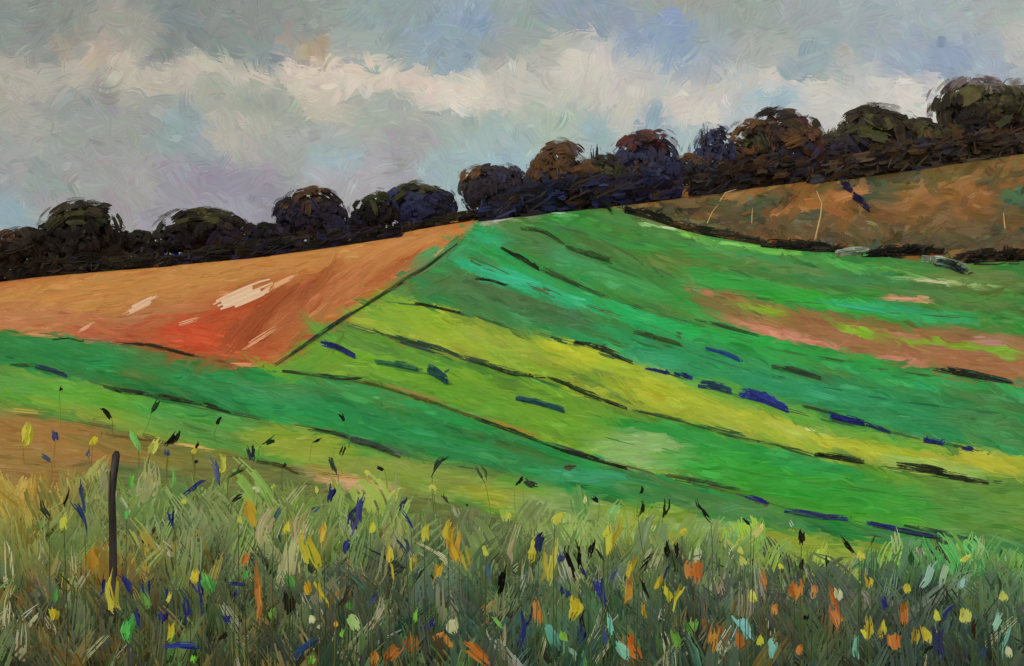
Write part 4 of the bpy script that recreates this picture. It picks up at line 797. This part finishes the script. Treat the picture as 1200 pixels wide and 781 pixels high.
# wording: look first, then where among its like
rows3 = [(0, 560, 'at the upper meadow edge'), (560, 630, 'in the upper meadow'), (630, 700, 'in the mid meadow'), (700, 1000, 'in the lowest meadow')]
def look(e):
    L = math.hypot(e['x1'] - e['x0'], e['y1'] - e['y0'])
    size = 'tiny' if L < 10 else 'small' if L < 18 else 'medium sized' if L < 34 else 'long'
    sl = (e['x1'] - e['x0']) / max(abs(e['y1'] - e['y0']), 1)
    lean = 'upright' if abs(sl) < .25 else ('leaning right' if sl > 0 else 'leaning left')
    if abs(sl) > 2: lean = 'lying level'
    row = [r[2] for r in rows3 if r[0] <= e['ym'] < r[1]][0]
    return size, lean, row, KIND[e['k']][3]
buckets = {}
for e in entries: buckets.setdefault(look(e), []).append(e)
for key, es in buckets.items():
    es.sort(key=lambda e: e['xm'])
    size, lean, row, word = key
    for i, e in enumerate(es):
        e['label'] = f'{size} {word} {lean} {row}' if len(es) == 1 else f'{ORD[i]} from left of {size} {word}s {lean} {row}'.replace('leafs', 'leaves')
for e in entries:
    k = e['k']; name, cat, part, word, _, prof, grp = KIND[k]
    L = math.hypot(e['x1'] - e['x0'], e['y1'] - e['y0'])
    low = max(e['y0'], e['y1'])
    vb = low + rng.uniform(16, 34) if low < 560 else low + rng.uniform(40, 80) if low < 610 else max(low + 30, rng.uniform(800, 900))
    if k == 'S': vb = low + 6 if low < 640 else 800
    vb = max(vb, 500)
    ub = e['x0'] + rng.normal(0, 3) - (e['x1'] - e['x0']) * .15
    b = P(ub, vb); d = b[1]; m = d / F
    p0 = at(e['x0'], e['y0'], d); p1 = at(e['x1'], e['y1'], d)
    root = empty(name, b, e['label'], cat, grp)
    ax = p1 - p0; Lw = np.linalg.norm(ax)
    M = 6; t = np.linspace(0, 1, M + 1)
    perp = np.cross(ax / Lw, (0, -1, 0)); bend = rng.normal(0, .10) * Lw
    fwd = rng.uniform(-.12, .12) * Lw
    h = Soup()
    W = e['w'] * m / 2 * {'N': .75, 'K': .85, 'O': .8, 'B': .82}.get(k, 1.0)
    if k in 'NCO': e['rgb'] = tuple(np.array(e['rgb'], float) * .80 + np.array((84, 90, 62.)) * .20)
    nl = 3 if prof == 'bud' else 2
    if k == 'S': nl = 1; bend *= .3
    for q in range(nl):
        ang = (0, .9, -.9)[q] if prof == 'bud' else (0, .55)[q]
        pts = p0 + t[:, None] * ax + np.sin(np.pi * t)[:, None] * (perp * bend * (1 if q == 0 else .4)) + np.array([0, 1, 0]) * (fwd * t ** 2 + (.004 + .012 * q))[:, None]
        sdv = perp * math.cos(ang) + np.array([0, 1, 0]) * math.sin(ang)
        sd = np.broadcast_to(sdv * W, pts.shape).copy()
        S_ = int(np.clip(e['w'] * .6, 2, 7)) if q == 0 else 3
        if k == 'S': S_ = int(np.clip(e['w'] * .6, 3, 12))
        cc = np.array([e['rgb']], float) * (1 if q == 0 else .93)
        rag = .5 if k == 'S' else {'bud': .32, 'leaf': .40, 'dab': .45}[prof]
        pf = prof
        if prof == 'leaf': pf = ('leaf', 'stroke', 'strokeup', 'dab')[int(rng.integers(0, 4))]
        if prof == 'bud' and rng.random() < .5: pf = 'stroke'
        pts = pts + np.cumsum(rng.normal(0, .035, (M + 1, 3)), 0) * Lw * np.array([1, .3, .6])
        ribbons(h, pts[None], sd[None], cc, S=S_, rag=rag, gap=.12 if k == 'S' else 0, prof=pf, jit=8 if k in 'YWAOGS' else 5, gain=GAIN_V, drop=.0 if k != 'S' else .15)
    h.build(part, M_PETAL, root, b)
    # thin stem from the ground up to the head
    u_, v_ = np.array([(ub + e['x0']) / 2]), np.array([(vb + e['y0']) / 2])
    sc_, _a = land_colour(u_, v_, region_index(u_, v_))
    if v_[0] > 600: sc_ = sc_ * .4 + meadow_colour(u_, v_) * .6
    st = Soup()
    mid = (b + p0) / 2 + np.array([rng.normal(0, 2) * m, .01, 0])
    tube(st, [b + (0, 0, -.03), b * .7 + mid * .3, mid, p0 * .7 + mid * .3, p0 + ax * .08], [.7 * m, .65 * m, .6 * m, .5 * m, .4 * m], sc_[0] * .9, gain=GAIN_V, n=5, jit=3)
    st.build('stem', M_PETAL, root, b)

# the weathered post in the grass at the left
b = P(133, 790); d = b[1]; m = d / F
root = tag(bpy.data.objects.new('wooden_post', None), 'dark weathered wooden post standing in the grass at the left', 'post'); col.objects.link(root); root.location = tuple(b)
s = Soup()
tube(s, [b + (0, 0, -.1), at(133, 690, d), at(132, 610, d), at(131, 580, d), at(133.5, 555, d), at(136, 534, d), at(137, 529, d)], [4.8 * m, 4.8 * m, 4.4 * m, 4.2 * m, 4.3 * m, 4.6 * m, 2.6 * m], (48, 42, 40), gain=GAIN_V, n=9, jit=10)
s.build('shaft', M_BARK, root, b)
s = Soup()
tube(s, [at(129, 606, d) + (0, -4 * m, 0), at(128.5, 580, d) + (0, -4 * m, 0), at(130, 552, d) + (0, -4 * m, 0)], [1.0 * m, 1.6 * m, .8 * m], (70, 64, 38), gain=GAIN_V, n=5)
s.build('bark_strip', M_BARK, root, b)

# ------------------------------------------------------------------ light, sky light, camera
w = bpy.data.worlds.new('World'); scene.world = w; w.use_nodes = True
nt = w.node_tree; nt.nodes.clear()
out = nt.nodes.new('ShaderNodeOutputWorld'); bg = nt.nodes.new('ShaderNodeBackground'); bg2 = nt.nodes.new('ShaderNodeBackground')
sk = nt.nodes.new('ShaderNodeTexSky'); sk.sky_type = 'NISHITA'; sk.sun_disc = False
sk.sun_elevation = math.radians(48); sk.sun_rotation = math.radians(215)
nt.links.new(sk.outputs[0], bg.inputs[0]); bg.inputs[1].default_value = 0.09
bg2.inputs[0].default_value = (.46, .46, .45, 1); bg2.inputs[1].default_value = 1.0
tc = nt.nodes.new('ShaderNodeTexCoord'); no = nt.nodes.new('ShaderNodeTexNoise'); no.inputs['Scale'].default_value = 2.2; no.inputs['Detail'].default_value = 6
nt.links.new(tc.outputs['Generated'], no.inputs['Vector'])
rp = nt.nodes.new('ShaderNodeMapRange'); rp.inputs['From Min'].default_value = .35; rp.inputs['From Max'].default_value = .55; rp.inputs['To Min'].default_value = .45; rp.inputs['To Max'].default_value = .95
nt.links.new(no.outputs['Fac'], rp.inputs['Value'])
mi = nt.nodes.new('ShaderNodeMixShader'); nt.links.new(rp.outputs['Result'], mi.inputs[0]); nt.links.new(bg.outputs[0], mi.inputs[1]); nt.links.new(bg2.outputs[0], mi.inputs[2])
nt.links.new(mi.outputs[0], out.inputs['Surface'])
sun = bpy.data.lights.new('sun', 'SUN'); sun.energy = 1.4; sun.angle = math.radians(14); sun.color = (1, .95, .88)
so = bpy.data.objects.new('sun', sun); col.objects.link(so)
# light comes from behind the viewer's left shoulder
so.rotation_euler = (math.radians(42), 0, math.radians(-35))

cam = bpy.data.cameras.new('camera'); cam.lens = 50; cam.sensor_width = 36; cam.clip_start = .05; cam.clip_end = 6000
co = bpy.data.objects.new('camera', cam); col.objects.link(co)
co.location = (0, 0, EYE); co.rotation_euler = (math.radians(90), 0, 0)
scene.camera = co
scene.view_settings.view_transform = 'Standard'; scene.view_settings.look = 'None'
scene.view_settings.exposure = 0; scene.view_settings.gamma = 1
scene.cycles.max_bounces = 5; scene.cycles.diffuse_bounces = 3
